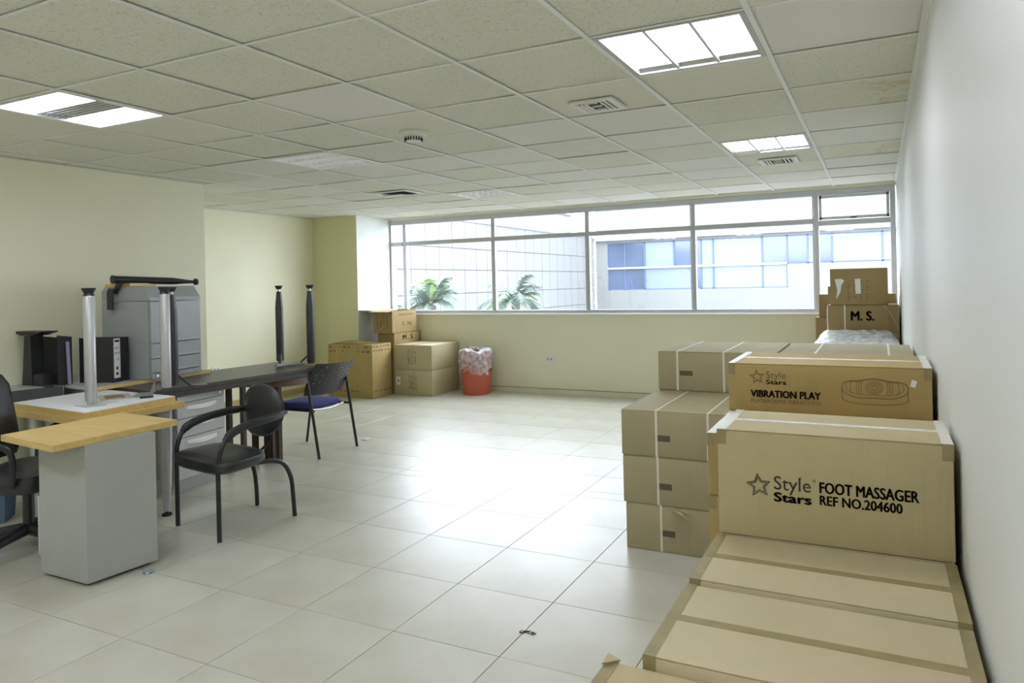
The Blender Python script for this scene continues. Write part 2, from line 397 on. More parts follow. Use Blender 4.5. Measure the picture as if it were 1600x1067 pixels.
# ------------------------------------------------------------------ window
win = struct('window_1', (0, YB, 0))
YF0, YF1 = YB+.02, YB+.075
WX0, WX1 = XP, .175
mull = [-6.095, -4.64, -3.285, -1.95, -.605]
MB().box(WX0, YF0-.005, ZH-.065, WX1, YF1, ZH, bev=.003).build('window_head', alu_m, win)
MB().box(WX0, YF0-.005, ZS, WX1, YF1, ZS+.045, bev=.003).build('window_base_rail', alu_m, win)
for x in mull:
    g = MB(); g.box(x-.016, YF0-.004, ZS+.045, x+.034, YF1, ZH-.065, bev=.003); g.box(x-.030, YF0+.012, ZS+.045, x-.016, YF1, ZH-.065)
    g.build('window_mullion', alu_m, win)
MB().box(WX1-.05, YF0-.005, ZS+.045, WX1, YF1, ZH-.065, bev=.003).build('window_jamb', alu_m, win)
MB().box(WX0, YF0-.005, ZS+.045, WX0+.03, YF1, ZH-.065, bev=.003).build('window_jamb', alu_m, win)
xs = [WX0+.03] + mull + [WX1-.05]
for k in range(6):
    a, b = xs[k]+(.034 if k else 0), xs[k+1]-(.03 if k < 5 else 0)
    zt = 2.035 if k < 5 else 2.01
    MB().box(a, YF0-.002, zt-.028, b, YF1, zt+.028, bev=.003).build('window_transom', alu_m, win)
    MB().box(a, YF0+.03, ZS+.045, b, YF0+.036, zt-.028).build('window_pane', glass_m, win)
    MB().box(a, YF0+.03, zt+.028, b, YF0+.036, ZH-.065).build('window_pane', glass_m, win)
# opening sash in the last bay
a, b = xs[5]+.04, xs[6]-.006
g = MB(); z0, z1 = 2.045, ZH-.07
g.box(a, YF0-.022, z0, b, YF0, z0+.028); g.box(a, YF0-.022, z1-.028, b, YF0, z1); g.box(a, YF0-.022, z0, a+.028, YF0, z1); g.box(b-.028, YF0-.022, z0, b, YF0, z1)
sash = g.build('window_sash', alu_m, win)
MB().box((a+b)/2-.03, YF0-.034, z0+.004, (a+b)/2+.03, YF0-.022, z0+.016).build('window_latch', blk_m, sash)
MB().box(XP, YB-.028, ZS-.022, XR, YF0, ZS+.001, bev=.003).build('window_sill', sillw_m, win)

# ------------------------------------------------------------------ outside
fac_m = mat('facade_panel', (115, 116, 116), .6, var=.05, vscale=.5)
facb_m = mat('facade_render', (105, 107, 106), .7, var=.03, vscale=.3)
ledge_m = mat('facade_ledge', (126, 128, 131), .6)
joint_m = mat('facade_joint', (98, 99, 102), .8)
bg_m = mat('blue_glazing', (64, 78, 102), .12, spec=.9, var=.25, vscale=.6)
bg2_m = mat('pale_blue_blind', (104, 116, 128), .25, var=.08, vscale=.7)
mul_m = mat('blue_mullion', (66, 78, 110), .5)
ground_m = mat('asphalt', (105, 105, 103), .9, var=.1)
tag(MB().box(-70, 8.6, -7.2, 40, 90, -7).build('ground_street', ground_m), kind='structure')
A = thing('panelled_building', 'white panel-clad building wing outside the window, receding behind the palms', 'building', (-11.5, 20, -7))
MB().box(-24, 8.9, -7, -11.56, 29.9, 3.4).build('wall_core', joint_m, A)
PX = -11.5
yv = [15.97-.703*k for k in range(10)][::-1] + [16.67+.703*k for k in range(19)]
zj = [-7, -2.3, -.9, -.22, .49, 1.185, 1.9, 2.565, 3.42]
pc = {}
for zi in range(len(zj)-1):
    for y in yv:
        if zj[zi+1] < .3:
            continue
        y1 = min(y+.703, 29.95)
        if y1-y < .1: continue
        k = (round(y1-y, 2), round(zj[zi+1]-zj[zi], 3))
        if k not in pc:
            o = MB().box(-.05, 0, 0, 0, y1-y-.02, zj[zi+1]-zj[zi]-.02).build('facade_panel', fac_m, None); o.parent = A; pc[k] = o.data
        else: o = link(bpy.data.objects.new('facade_panel', pc[k]), A)
        o.location = Vector((PX+R.uniform(-.006, .006), y, zj[zi])) - Vector((-11.5, 20, -7))
MB().box(PX-.05, 9.6, -7, PX, 29.95, -.24).build('lower_cladding', fac_m, A)
MB().box(-24, 8.9, 3.4, PX+.04, 29.74, 3.5).build('parapet_cap', ledge_m, A)
rb = thing('rooftop_plant_room', 'white box-like plant room on the roof of the panelled building', 'rooftop box', (-13.2, 25.6, 3.5))
g = MB(); g.box(-14.6, 23.3, 3.5, -11.9, 28.2, 4.3); g.build('housing', ledge_m, rb)
MB().box(-14.65, 23.25, 4.3, -11.85, 28.25, 4.36).build('roof_cap', facb_m, rb)
B = thing('rendered_building', 'pale rendered building with a blue glazed window band, facing the window', 'building', (-4, 30, -7))
DB = 30.0
MB().box(-11.45, DB+.15, -7, 9, DB+9, 9.5).build('wall_core', facb_m, B)
# front skin around the window band
g = MB()
bx0, bxm, bx1 = -10.89, -3.27, 9.0
zb0, zb1, zb2, zb3 = 1.045, 2.03, 1.98, 3.145
g.box(-11.45, DB, -7, bx1, DB+.2, zb0); g.box(-11.45, DB, zb0, bx0, DB+.2, 9.5); g.box(bx0, DB, zb3, bx1, DB+.2, 9.5)
g.box(bxm, DB, zb0, bx1, DB+.2, zb2); g.build('front_wall', facb_m, B)
MB().box(-11.45, DB-.22, 3.25, bx1, DB, 3.53).build('ledge', ledge_m, B)
upx = [-10.89, -10.1, -9.19, -7.88, -7.14, -6.72, -6.21, -4.23, -3.27, -2.49, -2.26, -1.6, .17, .9, 1.9, 3.8, 5, 6.4, 9]
dk = {0, 1, 3, 4, 7, 8, 10, 13, 15}
for k in range(len(upx)-1):
    a, b = upx[k]+.03, upx[k+1]-.03
    MB().box(a, DB+.08, zb2+.06, b, DB+.12, zb3-.04).build('window_pane', bg_m if k in dk else bg2_m, B)
lo = [-10.89, -10.1, -9.19, -7.14, -6.72, -6.21, -4.23, -3.27]
for k in range(len(lo)-1):
    MB().box(lo[k]+.03, DB+.08, zb0+.04, lo[k+1]-.03, DB+.12, zb1-.06).build('window_pane', bg_m if k in (0, 1, 3) else bg2_m, B)
g = MB()
for x in upx[:-1]: g.box(x-.03, DB+.03, zb2, x+.03, DB+.14, zb3)
for x in lo: g.box(x-.03, DB+.03, zb0, x+.03, DB+.14, zb1)
g.box(bx0, DB+.03, zb3-.04, bx1, DB+.14, zb3); g.box(bx0, DB+.03, zb0, bxm, DB+.14, zb0+.04); g.box(bxm, DB+.03, zb2, bx1, DB+.14, zb2+.05)
g.build('window_frames', mul_m, B)
MB().box(bx0, DB-.03, 1.97, bxm, DB+.14, 2.06).build('middle_ledge', ledge_m, B)
# palms
leaf_m = mat('palm_green', (84, 98, 86), .6, col2=(66, 80, 74), vscale=2)
leafb_m = mat('palm_bright', (106, 128, 82), .5)
trunk_m = mat('palm_trunk', (84, 80, 70), .9, var=.3, vscale=12)
def palm(label, x, y, ztop, n, L, seed):
    rr = random.Random(seed)
    t = thing('palm_tree', label, 'palm', (x, y, -7), group=None)
    MB().tube(bezier([(x+.2, y, -7), (x+.08, y, -3), (x, y, ztop)], 8), [.17-.003*k for k in range(17)], 8).build('trunk', trunk_m, t, True)
    for k in range(n):
        a = 2*PI*k/n + rr.uniform(-.3, .3); el = rr.uniform(.15, 1.25); l = L*rr.uniform(.75, 1.1)
        g = MB(); pts = []
        for i in range(13):
            s = i/12; hr = l*s*math.cos(el)*(1-.12*s); z = l*(s*math.sin(el) - .62*s*s*(.6+.5*math.cos(el)))
            pts.append(Vector((x+math.cos(a)*hr, y+math.sin(a)*hr, ztop+z)))
        g.tube(pts, [.02*(1-.8*i/12) for i in range(13)], 4)
        side = Vector((-math.sin(a), math.cos(a), 0))
        for i in range(2, 13):
            for sg in (-1, 1):
                for hh in (0, .5):
                    p = pts[i].lerp(pts[i-1], hh); d = (pts[i]-pts[i-1]).normalized()
                    ll = l*.24*math.sin(PI*min(1, (i-hh)/12*.82+.12))*rr.uniform(.8, 1.1)
                    tip = p + (side*sg*.8 + d*.55).normalized()*ll + Vector((0, 0, -ll*rr.uniform(.25, .6)))
                    w = d*.028
                    g.bm.faces.new([g.bm.verts.new(v) for v in (p-w, p+w, tip)])
        g.build('frond', leafb_m if rr.random() < .15 else leaf_m, t)
palm('bushy palm by the window\'s narrow end pane, beside the panelled facade', -9.82, 14.4, .95, 26, 1.45, 3)
palm('darker palm crown behind the second wide pane of the window', -9.15, 17.6, .95, 24, 1.5, 5)
palm('thin palm fronds behind the narrowest pane beside the pier', -10.1, 13.1, .75, 12, 1.0, 9)

# ------------------------------------------------------------------ ceiling fixtures
def cellrect(i, j): return CX+CSX*i, CY+CSY*j, CX+CSX*(i+1), CY+CSY*(j+1)
def lamp(i, j, label, cat='ceiling light', warm=False, group=None):
    x0, y0, x1, y1 = cellrect(i, j); x0 += .0125; x1 -= .0125; y0 += .012; y1 -= .012
    t = thing('ceiling_light', label, cat, ((x0+x1)/2, (y0+y1)/2, H), group=group)
    g = MB(); w = .022
    g.box(x0, y0, H-.004, x1, y0+w, H+.05); g.box(x0, y1-w, H-.004, x1, y1, H+.05); g.box(x0, y0+w, H-.004, x0+w, y1-w, H+.05); g.box(x1-w, y0+w, H-.004, x1, y1-w, H+.05)
    g.build('frame', greyl_m, t); MB().box(x0, y0, H+.07, x1, y1, H+.08).build('housing', plastic_w, t)
    n = 3; s = (x1-x0-2*w)/n
    for ya, yb, za, zb in ((y0+w, y0+w+.047, H+.002, H+.022), (y1-w-.042, y1-w, H+.022, H+.002)):
        g = MB(); g.prism([(ya, za), (yb, zb), (yb, zb+.004), (ya, za+.004)], x0+w, x1-w, 'x'); g.build('end_reflector', mirror_m, t)
    for k in range(n):
        a = x0+w+s*k
        MB().box(a+.008, y0+w+.055, H+.012, a+s-.008, y1-w-.05, H+.02).build('diffuser', litw_m if (warm and k == 0) else lit_m, t)
        if k: MB().box(a-.007, y0+w, H-.001, a+.007, y1-w, H+.03).build('divider', alu_m, t)
    return t
def louvre(i, j, label, lit, rows=3, blades=8, zig=False):
    x0, y0, x1, y1 = cellrect(i, j); x0 += .0125; x1 -= .0125; y0 += .012; y1 -= .012
    t = thing('ceiling_light', label, 'ceiling light', ((x0+x1)/2, (y0+y1)/2, H))
    g = MB(); w = .02
    g.box(x0, y0, H-.004, x1, y0+w, H+.06); g.box(x0, y1-w, H-.004, x1, y1, H+.06); g.box(x0, y0+w, H-.004, x0+w, y1-w, H+.06); g.box(x1-w, y0+w, H-.004, x1, y1-w, H+.06)
    g.build('frame', plastic_w, t)
    MB().box(x0, y0, H+.085, x1, y1, H+.095).build('housing', mat('lamp_housing_grey', (96, 97, 98), .6) if not zig else mirror_m, t)
    s = (y1-y0-2*w)/rows
    if zig:
        for k in range(3):
            ya, yb = y0+w+s*k, y0+w+s*(k+1)
            if k == 1:
                for b in range(6):
                    yy = ya+s*(b+.5)/6; MB().prism([(yy-.010, H+.05), (yy+.012, H+.05), (yy+.002, H+.004)], x0+w, x1-w, 'x').build('louvre_blade', mirror_m, t)
                MB().tube([(x0+w, (ya+yb)/2, H+.068), (x1-w, (ya+yb)/2, H+.068)], .013, 8).build('tube_lamp', plastic_w, t)
                continue
            P = [(x0+w, ya), (x1-w, ya)]; n_ = 9
            for q in range(n_*2+1):
                P.append((x1-w-(x1-x0-2*w)*q/(n_*2), yb-(.05 if q % 2 else .0)))
            MB().prism(P, H+.010, H+.014).build('lit_louvre', lit_m, t)
        return t
    for k in range(rows):
        yc = y0+w+s*(k+.5)
        MB().tube([(x0+w, yc, H+.066), (x1-w, yc, H+.066)], .013, 8).build('tube_lamp', tube_m, t)
        if k: MB().prism([(yc-s/2-.014, H+.055), (yc-s/2+.014, H+.055), (yc-s/2, H+.001)], x0+w, x1-w, 'x').build('reflector', plastic_w, t)
        for b in range(1, blades):
            xb = x0+w+(x1-x0-2*w)*b/blades
            MB().prism([(xb-.007, H+.045), (xb+.007, H+.045), (xb, H+.004)], yc-s/2+.006, yc+s/2-.006, 'y').build('louvre_blade', plastic_w, t)
    return t
lamp(-1, 0, 'large lit ceiling light with three diffusers, nearest above the cartons')
lamp(-1, 4, 'lit ceiling light nearer the window, its end diffuser yellowed', warm=True)
louvre(-6, -1, 'lit ceiling light with bare louvres above the desks', True, 3, 11, True)
louvre(-6, 2, 'dim louvred ceiling light between the lit desk light and the open vent', True, 3, 8)
louvre(-6, 6, 'dim louvred ceiling light farthest along, close to the window', True, 4, 8)
for (i, j) in ((-1, -4), (-4, -4), (-7, -4), (-1, -7), (-5, -7)):      # extra lights added out of view behind the viewer to brighten the room
    lamp(i, j, 'added lit ceiling light with three diffusers, brightening from the unseen end of the room', group='added fill lights over the unseen end of the room')
def vent(cx, cy, s, label, style):
    t = thing('air_vent', label, 'vent', (cx, cy, H))
    sx, sy = s
    g = MB(); w = .03
    g.box(cx-sx, cy-sy, H-.012, cx+sx, cy-sy+w, H); g.box(cx-sx, cy+sy-w, H-.012, cx+sx, cy+sy, H); g.box(cx-sx, cy-sy+w, H-.012, cx-sx+w, cy+sy-w, H); g.box(cx+sx-w, cy-sy+w, H-.012, cx+sx, cy+sy-w, H)
    g.build('frame', plastic_w, t)
    MB().box(cx-sx+w, cy-sy+w, H-.0025, cx+sx-w, cy+sy-w, H-.001).build('duct', vent_dark, t)
    if style == 'grille':
        for k in range(3):     # three zones of blades
            MB().box(cx+sx*(.30+.2*k), cy-sy+w, H-.012, cx+sx*(.30+.2*k)+.010, cy+sy-w, H-.003).build('blade', plastic_w, t)
        for k in range(3):
            MB().box(cx-sx*.78+k*.024, cy-sy+w, H-.020, cx-sx*.78+k*.024+.012, cy+sy-w, H-.003, rot=(0, -.6, 0)).build('blade', plastic_w, t)
        for k in range(3):
            yy = cy-sy+w+.012+(2*sy-2*w-.04)*k/2
            MB().box(cx-sx*.30, yy, H-.014, cx+sx*.2, yy+.014, H-.003).build('blade', plastic_w, t)
    else:
        MB().box(cx-sx*.72, cy-sy*.5, H-.03, cx+sx*.4, cy+sy*.6, H-.022, rot=(.05, 0, 0)).build('damper', greyl_m, t)
vent(CX+CSX*-1.55, CY+CSY*1.64, (.125, .125), 'square white ceiling vent beside the nearest lit light', 'grille')
vent(CX+CSX*-.51, CY+CSY*5.74, (.15, .15), 'white ceiling vent just past the yellowed light', 'grille')
vent(CX+CSX*-6.56, CY+CSY*5.45, (.2, .17), 'open ceiling vent with dark duct next to the farthest louvred light', 'open')
sx_, sy_ = CX+CSX*-3.6, CY+CSY*1.72
t = thing('smoke_detector', 'round white smoke detector on the ceiling', 'smoke detector', (sx_, sy_, H))
MB().lathe((sx_, sy_, H), [(.062, -.028), (.085, -.020), (.092, -.008), (.092, 0)], 32).build('base', plastic_w, t, True)
MB().lathe((sx_, sy_, H), [(.02, -.062), (.048, -.058), (.060, -.028)], 28).build('sensor_cap', plastic_w, t, True)
g = MB()
for k in range(20):
    a = 2*PI*k/20; g.box(sx_+.052, sy_-.003, H-.056, sx_+.058, sy_+.003, H-.032, rot=(0, 0, a), piv=(sx_, sy_, H))
tag(g.build('vent_slots', vent_dark, t), kind='stuff')

# ------------------------------------------------------------------ cartons
def carton(label, x0, y0, z0, x1, y1, z1, m, seam='x', tape=None, straps=(), group=None, rot=0, flap_gap=True, end_tape=True, name='cardboard_box', bulge=.0):
    """closed carton: walls, two top flaps meeting at a seam, tape over the seam, strapping bands"""
    if rot:
        cx_, cy_ = (x0+x1)/2, (y0+y1)/2; t = thing(name, label, 'box', (cx_, cy_, z0), rot, group)
        x0, x1, y0, y1, z1, z0 = x0-cx_, x1-cx_, y0-cy_, y1-cy_, z1-z0, 0
    else: t = thing(name, label, 'box', ((x0+x1)/2, (y0+y1)/2, z0), 0, group)
    e = .004
    g = MB(); g.box(x0, y0, z0+.001, x1, y1, z1-e, bev=.005, seg=2)
    if bulge:
        bmesh.ops.subdivide_edges(g.bm, edges=g.bm.edges[:], cuts=1, use_grid_fill=True)
    g.build('carton_body', m, t, True)
    if seam == 'x':
        ym = (y0+y1)/2
        MB().box(x0+.002, y0+.002, z1-e, x1-.002, ym-.0012, z1, bev=.0015).build('flap', m, t); MB().box(x0+.002, ym+.0012, z1-e-.0008, x1-.002, y1-.002, z1-.0008, bev=.0015).build('flap', m, t)
        if tape:
            g = MB(); g.box(x0-.0008, ym-.015, z1-.0002, x1+.0008, ym+.015, z1+.0006); g.box(x0-.0012, ym-.015, z1-.07, x0-.0002, ym+.015, z1+.0006); g.box(x1+.0002, ym-.015, z1-.07, x1+.0012, ym+.015, z1+.0006)
            g.build('tape', tape, t)
            if end_tape:
                for a, b in ((x0, x0+.026), (x1-.026, x1)):
                    g = MB(); g.box(a-.0007, y0-.0007, z1-.0001, b+.0007, y1+.0007, z1+.0004); g.build('end_tape', tape, t)
                    MB().box(a-.0007, y0-.0009, z1-.045, b+.0007, y0-.0001, z1-.001).build('end_tape', tapeb_m, t)
    else:
        xm = (x0+x1)/2
        MB().box(x0+.002, y0+.002, z1-e, xm-.0012, y1-.002, z1, bev=.0015).build('flap', m, t); MB().box(xm+.0012, y0+.002, z1-e-.0008, x1-.002, y1-.002, z1-.0008, bev=.0015).build('flap', m, t)
        if tape:
            g = MB(); g.box(xm-.024, y0-.0008, z1-.0002, xm+.024, y1+.0008, z1+.0006); g.box(xm-.024, y0-.0012, z1-.07, xm+.024, y0-.0002, z1+.0006)
            g.build('tape', tape, t)
    for s in straps:
        w = .006; g = MB()
        g.box(s-w, y0-.0016, z0+.002, s+w, y0-.0002, z1+.0016); g.box(s-w, y1+.0002, z0+.002, s+w, y1+.0016, z1+.0016); g.box(s-w, y0, z1+.0002, s+w, y1, z1+.0016)
        g.build('strap', strap_m, t)
    return t
XW = .17      # the cartons stand this close to the wall
HID = 'cartons hidden inside the wall-side stacks'
def hidden(x0, y0, z0, x1, y1, z1, m, what): carton(what, x0, y0, z0, x1, y1, z1, m)
# foot massager cartons, nearest
carton('tan carton lowest at the very near end of the wall row, one flap corner lifted', -.533, 1.04, .311, .165, 1.411, .622, card, 'x', tapeb_m)
hidden(-.533, 1.04, 0, .165, 1.411, .310, card, 'tan carton on the floor under the lowest near one')
fl = [o for o in bpy.data.objects if o.name.startswith('cardboard_box')][0]
g = MB(); g.prism([(-.533, 1.411), (-.505, 1.411), (-.533, 1.375)], .622, .626); 
bmesh.ops.rotate(g.bm, verts=g.bm.verts, cent=(-.51, 1.38, .624), matrix=Euler((.15, .35, 0)).to_matrix()); g.build('lifted_corner', card, fl)
tB = carton('pale flat-topped carton nearest in the raised row, clear tape along its seam', -.457, 1.42, .32, XW, 1.80, .645, card_l, 'x', tapeb_m)
hidden(-.457, 1.42, 0, XW, 1.80, .319, card_l, 'carton on the floor under the nearest pale flat-topped one')
tC = carton('pale flat-topped carton between the nearest one and the upright lettered carton', -.453, 1.812, .328, XW, 2.165, .655, card_l, 'x', tapeb_m)
hidden(-.453, 1.812, 0, XW, 2.165, .327, card_l, 'carton on the floor under the second pale flat-topped one')
MB().box(-.30, 1.40, .560, -.28, 1.405, .57).bm.free()
hidden(-.45, 2.17, 0, XW, 2.51, .327, card_l, 'carton on the floor below the carton lettered FOOT MASSAGER')
hidden(-.45, 2.17, .328, XW, 2.51, .654, card_l, 'middle carton directly under the one lettered FOOT MASSAGER')
tD = carton('large tan carton printed FOOT MASSAGER with a star, standing against the pale wall', -.449, 2.17, .655, XW, 2.51, .972, card, 'x', tapew_m)
def star(cx, cz, r, y, m, parent, name='star_logo'):
    g = MB()
    def ribbon(p, q, w):
        p, q = Vector(p), Vector(q); d = (q-p).normalized(); n = Vector((-d.z, 0, d.x))*w
        g.bm.faces.new([g.bm.verts.new(v) for v in (p-n-d*w, p+n-d*w, q+n+d*w, q-n+d*w)])
    for rad, w in ((r, .035*r), (r*.72, .028*r)):
        P = []
        for k in range(10):
            a = PI/2+.12 + k*PI/5; rr = rad if k % 2 == 0 else rad*.48
            P.append((cx+math.cos(a)*rr, y, cz+math.sin(a)*rr))
        for k in range(10):
            if rad == r or k % 2 == 0 or True: ribbon(P[k], P[(k+1) % 10], w)
    return g.build(name, m, parent)
y = 2.168
star(-.330, .812, .034, y, ink_m, tD)
lettering('Style', -.287, -.186, .793, .845, y, ink_m, tD, -.004)
lettering('Stars', -.287, -.186, .771, .797, y, ink_m, tD, .035)
lettering('\u00ae', -.181, -.172, .836, .845, y, ink_m, tD)
lettering('FOOT MASSAGER', -.162, .086, .808, .839, y, ink_m, tD, .02)
lettering('REF NO.204600', -.162, .046, .774, .801, y, ink_m, tD, .02)
# vibration platform cartons
for z0, z1 in ((0, .2205), (.221, .4415)): hidden(-.555, 2.515, z0, XW, 2.965, z1, card_w, 'golden carton low in the stack behind the carton lettered FOOT MASSAGER'
      if z0 else 'golden carton on the floor behind the carton lettered FOOT MASSAGER')
carton('golden carton, second from the top of the stack peeking out behind the FOOT MASSAGER carton', -.555, 2.515, .442, XW, 2.965, .6625, card_w, 'x', tape_m)
carton('golden carton, top of the stack peeking out behind the FOOT MASSAGER carton', -.555, 2.515, .663, XW, 2.965, .8835, card_w, 'x', tapew_m)
nm = ['on the floor below', 'second up below', 'third up below', 'directly under']
for k in range(4): hidden(-.56, 2.97, .221*k, XW, 3.43, .221*k+.2205, card_w, 'golden carton %s the one lettered VIBRATION PLAY' % nm[k])
tF = carton('golden carton printed VIBRATION PLAY with a drawing of a foot platform', -.563, 2.972, .884, XW, 3.43, 1.080, card_w, 'x', tapew_m)
y = 2.970
star(-.449, 1.026, .029, y, inkf_m, tF)
lettering('Style', -.415, -.338, 1.012, 1.050, y, inkf_m, tF, 0)
lettering('Stars', -.415, -.338, .998, 1.016, y, ink_m, tF, .02)
lettering('VIBRATION PLAY', -.474, -.212, .945, .973, y, ink_m, tF, .03)
lettering('PLATAFORMA VIBRATORIA', -.474, -.210, .922, .938, y, inkf_m, tF, 0)
g = MB()
def line(pts, w=.0012):
    for p, q in zip(pts, pts[1:]):
        p, q = Vector((p[0], y, p[1])), Vector((q[0], y, q[1])); d = (q-p)
        if d.length < 1e-6: continue
        d.normalize(); n = Vector((-d.z, 0, d.x))*w; g.bm.faces.new([g.bm.verts.new(v) for v in (p-n, p+n, q+n, q-n)])
cx_, cz_ = -.022, .992
def sup(rx, rz, cz, a0=0, a1=2*PI, dip=0, n=48):
    out = []
    for k in range(n+1):
        a = a0+(a1-a0)*k/n; c, s = math.cos(a), math.sin(a)
        X = rx*math.copysign(abs(c)**.75, c); Z = rz*math.copysign(abs(s)**.8, s) - dip*math.cos(2*PI*X/rx)*(1 if s > 0 else .4)
        out.append((cx_+X, cz+Z))
    return out
line(sup(.113, .036, .996, dip=-.004), .0016); line(sup(.100, .028, 1.0, dip=-.003), .001)
line([(cx_+.113*math.cos(a), .99-.026-.028*abs(math.sin(a))**.6) for a in [PI*k/24 for k in range(25)]], .0014)
line([(cx_-.113, .992), (cx_-.113, .962)], .0014); line([(cx_+.113, .992), (cx_+.113, .962)], .0014)
for r_ in (.030, .023, .015, .008): line([(cx_+r_*math.cos(2*PI*k/24), 1.0+r_*.75*math.sin(2*PI*k/24)) for k in range(25)], .0010)
for s in (-1, 1):
    for q in (.038, .046, .054, .075): line([(cx_+s*(q+.008*math.cos(t_)), 1.0+.024*math.sin(t_)) for t_ in [PI*(k/12-.5) for k in range(13)]], .0010)
g.build('platform_drawing', inkf_m, tF)
MB().box(.100, 2.9685, 1.008, .118, 2.9715, 1.034, rot=(0, .3, 0)).build('torn_spot', paper_m, tF)
# strapped cartons, three high next to the stacks
def label_patch(t, x0, x1, z0, z1, y): MB().box(x0, y-.0012, z0, x1, y-.0002, z1).build('label_patch', patch_m, t)
HX0, HX1, HY0, HY1 = -1.252, -.605, 3.616, 4.318
zs = [(0, .2435), (.244, .4965), (.497, .740)]
lb = ['strapped greyish carton at the foot of the outer stack of three, its top edge torn', 'strapped greyish carton in the middle of the outer stack of three', 'strapped greyish carton on top of the outer stack of three']
for k, (a, b) in enumerate(zs):
    dx = (.012, 0, -.004)[k]
    t = carton(lb[k], HX0+dx, HY0, a, HX1+dx, HY1, b, card_g, 'x', None, straps=(-1.06+dx, -.79+dx))
    label_patch(t, HX0+.185+dx, HX0+.265+dx, a+.085, a+.117, HY0)
    if k == 0:
        g = MB(); g.tube([(-.99, HY0-.004, .235), (-.93, HY0-.02, .215), (-.90, HY0-.012, .19), (-.885, HY0-.03, .20)], [.006, .013, .01, .003], 5, flat=.3); g.build('torn_edge', card_l, t)
        MB().tube([(-.93, HY0-.006, .232), (-.885, HY0-.02, .225)], [.012, .003], 5, flat=.3).build('torn_edge', card_l, t)
GY0, GY1 = 4.33, 5.08
for k in range(3):
    hidden(-1.25, GY0, zs[k][0], -.545, GY1, zs[k][1], card_g, ('greyish carton on the floor', 'second greyish carton up', 'third greyish carton up')[k] + ' below the fourth-layer strapped carton at the open end')
    hidden(-.535, GY0, zs[k][0], XW, GY1, zs[k][1], card_g, ('greyish carton on the floor', 'second greyish carton up', 'third greyish carton up')[k] + ' below the fourth-layer strapped carton at the wall end')
t = carton('strapped greyish carton with a dark label patch, standing above and behind the outer stack', -1.252, GY0, .741, -.545, GY1, .983, card_g, 'x', None, straps=(-1.13, -.847))
label_patch(t, -1.115, -1.035, .835, .865, GY0)
carton('strapped greyish carton of the fourth layer next to the wall, behind VIBRATION PLAY', -.535, GY0, .741, XW, GY1, .983, card_g, 'x', None, straps=(-.337, .045))
# far pile under the window corner
FP = 'in the far pile by the window corner'
hidden(-.56, 6.85, 0, XW, 7.5, .40, card_d, 'brown carton on the floor under the plastic-wrapped panel')
hidden(-.56, 6.85, .401, XW, 7.5, .775, card_d, 'brown carton directly under the plastic-wrapped panel')
hidden(-.46, 7.51, 0, XW, 7.93, .45, card_d, 'brown carton on the floor under the M. S. carton at the wall')
hidden(-.46, 7.51, .451, XW, 7.93, .889, card_d, 'brown carton directly under the M. S. carton at the wall')
tM = carton('brown carton stamped M. S. standing against the wall below the window corner', -.455, 7.51, .89, XW, 7.93, 1.148, card_d, 'x', None, straps=(-.30,))
lettering('M. S.', -.243, -.045, .998, 1.086, 7.508, ink_m, tM, .03)
g = MB(); g.tube([(.045, 7.505, 1.145), (.11, 7.500, 1.04), (.168, 7.50, .93)], .006, 4, flat=.4); g.build('strap', strap_m, tM)
MB().tube([(-.452, 7.506, 1.147), (-.456, 7.503, 1.0), (-.452, 7.506, .90)], .007, 4).build('strap', strap_m, tM)
tT = carton('brown carton with two torn white stickers, topmost of the far pile', -.425, 7.50, 1.149, .080, 7.88, 1.500, card_d, 'x', None)
g = MB(); g.prism([(-.383, 1.400), (-.318, 1.404), (-.300, 1.380), (-.325, 1.34), (-.335, 1.27), (-.372, 1.203), (-.362, 1.30)], 7.4965, 7.4985, 'y'); g.build('sticker', paper_m, tT)
MB().prism([(-.205, 1.398), (-.156, 1.402), (-.152, 1.257), (-.200, 1.255)], 7.4965, 7.4985, 'y').build('sticker', paper_m, tT)
g = MB()
for a in range(4):
    for b in range(9):
        if R.random() < .75: g.box(-.27+a*.055, 7.4982, 1.20+b*.022, -.27+a*.055+R.uniform(.008, .02), 7.4992, 1.20+b*.022+.010)
tag(g.build('faint_print', inkf_m, tT), kind='stuff')
MB().prism([(-.448, 1.17), (-.425, 1.15), (-.425, 1.33), (-.446, 1.33)], 7.50, 7.504, 'y').build('open_flap', card_d, tT)
hidden(-.60, 7.96, 0, -.0, 8.24, .50, card_d, 'brown carton on the floor at the back of the far pile')
carton('brown carton low at the back of the far pile, just showing beside M. S.', -.60, 7.96, .501, .0, 8.24, 1.003, card_d, 'x', None)
carton('brown carton high at the back of the far pile, showing both sides of the topmost', -.565, 7.97, 1.004, .155, 8.24, 1.243, card_d, 'x', None)
# plastic-wrapped flat panel
t = thing('wrapped_panel', 'flat navy-edged panel wrapped in clear plastic, lying before the M. S. carton', 'panel', (-.2, 7.18, .776))
MB().box(-.545, 6.86, .776, .158, 7.47, .808, bev=.003).build('panel', navy_m, t)
MB().box(-.54, 6.866, .8085, .153, 7.465, .826, bev=.003).build('board', white_m, t)
g = MB(); nx, ny = 22, 16; V = []
for b in range(ny+1):
    row = []
    for a in range(nx+1):
        u, v = a/nx, b/ny; ed = min(u, 1-u, v, 1-v)
        z = .828 + (.10*v**1.3 + R.uniform(-.004, .005)) * min(1, ed*9) + .02*math.exp(-((u-.55)**2+(v-.45)**2)*40)
        row.append(g.bm.verts.new((-.55+.712*u, 6.85+.625*v, z if ed > 0 else .800)))
    V.append(row)
for b in range(ny):
    for a in range(nx): g.bm.faces.new((V[b][a], V[b][a+1], V[b+1][a+1], V[b+1][a]))
g.build('plastic_wrap', film_m, t, True)

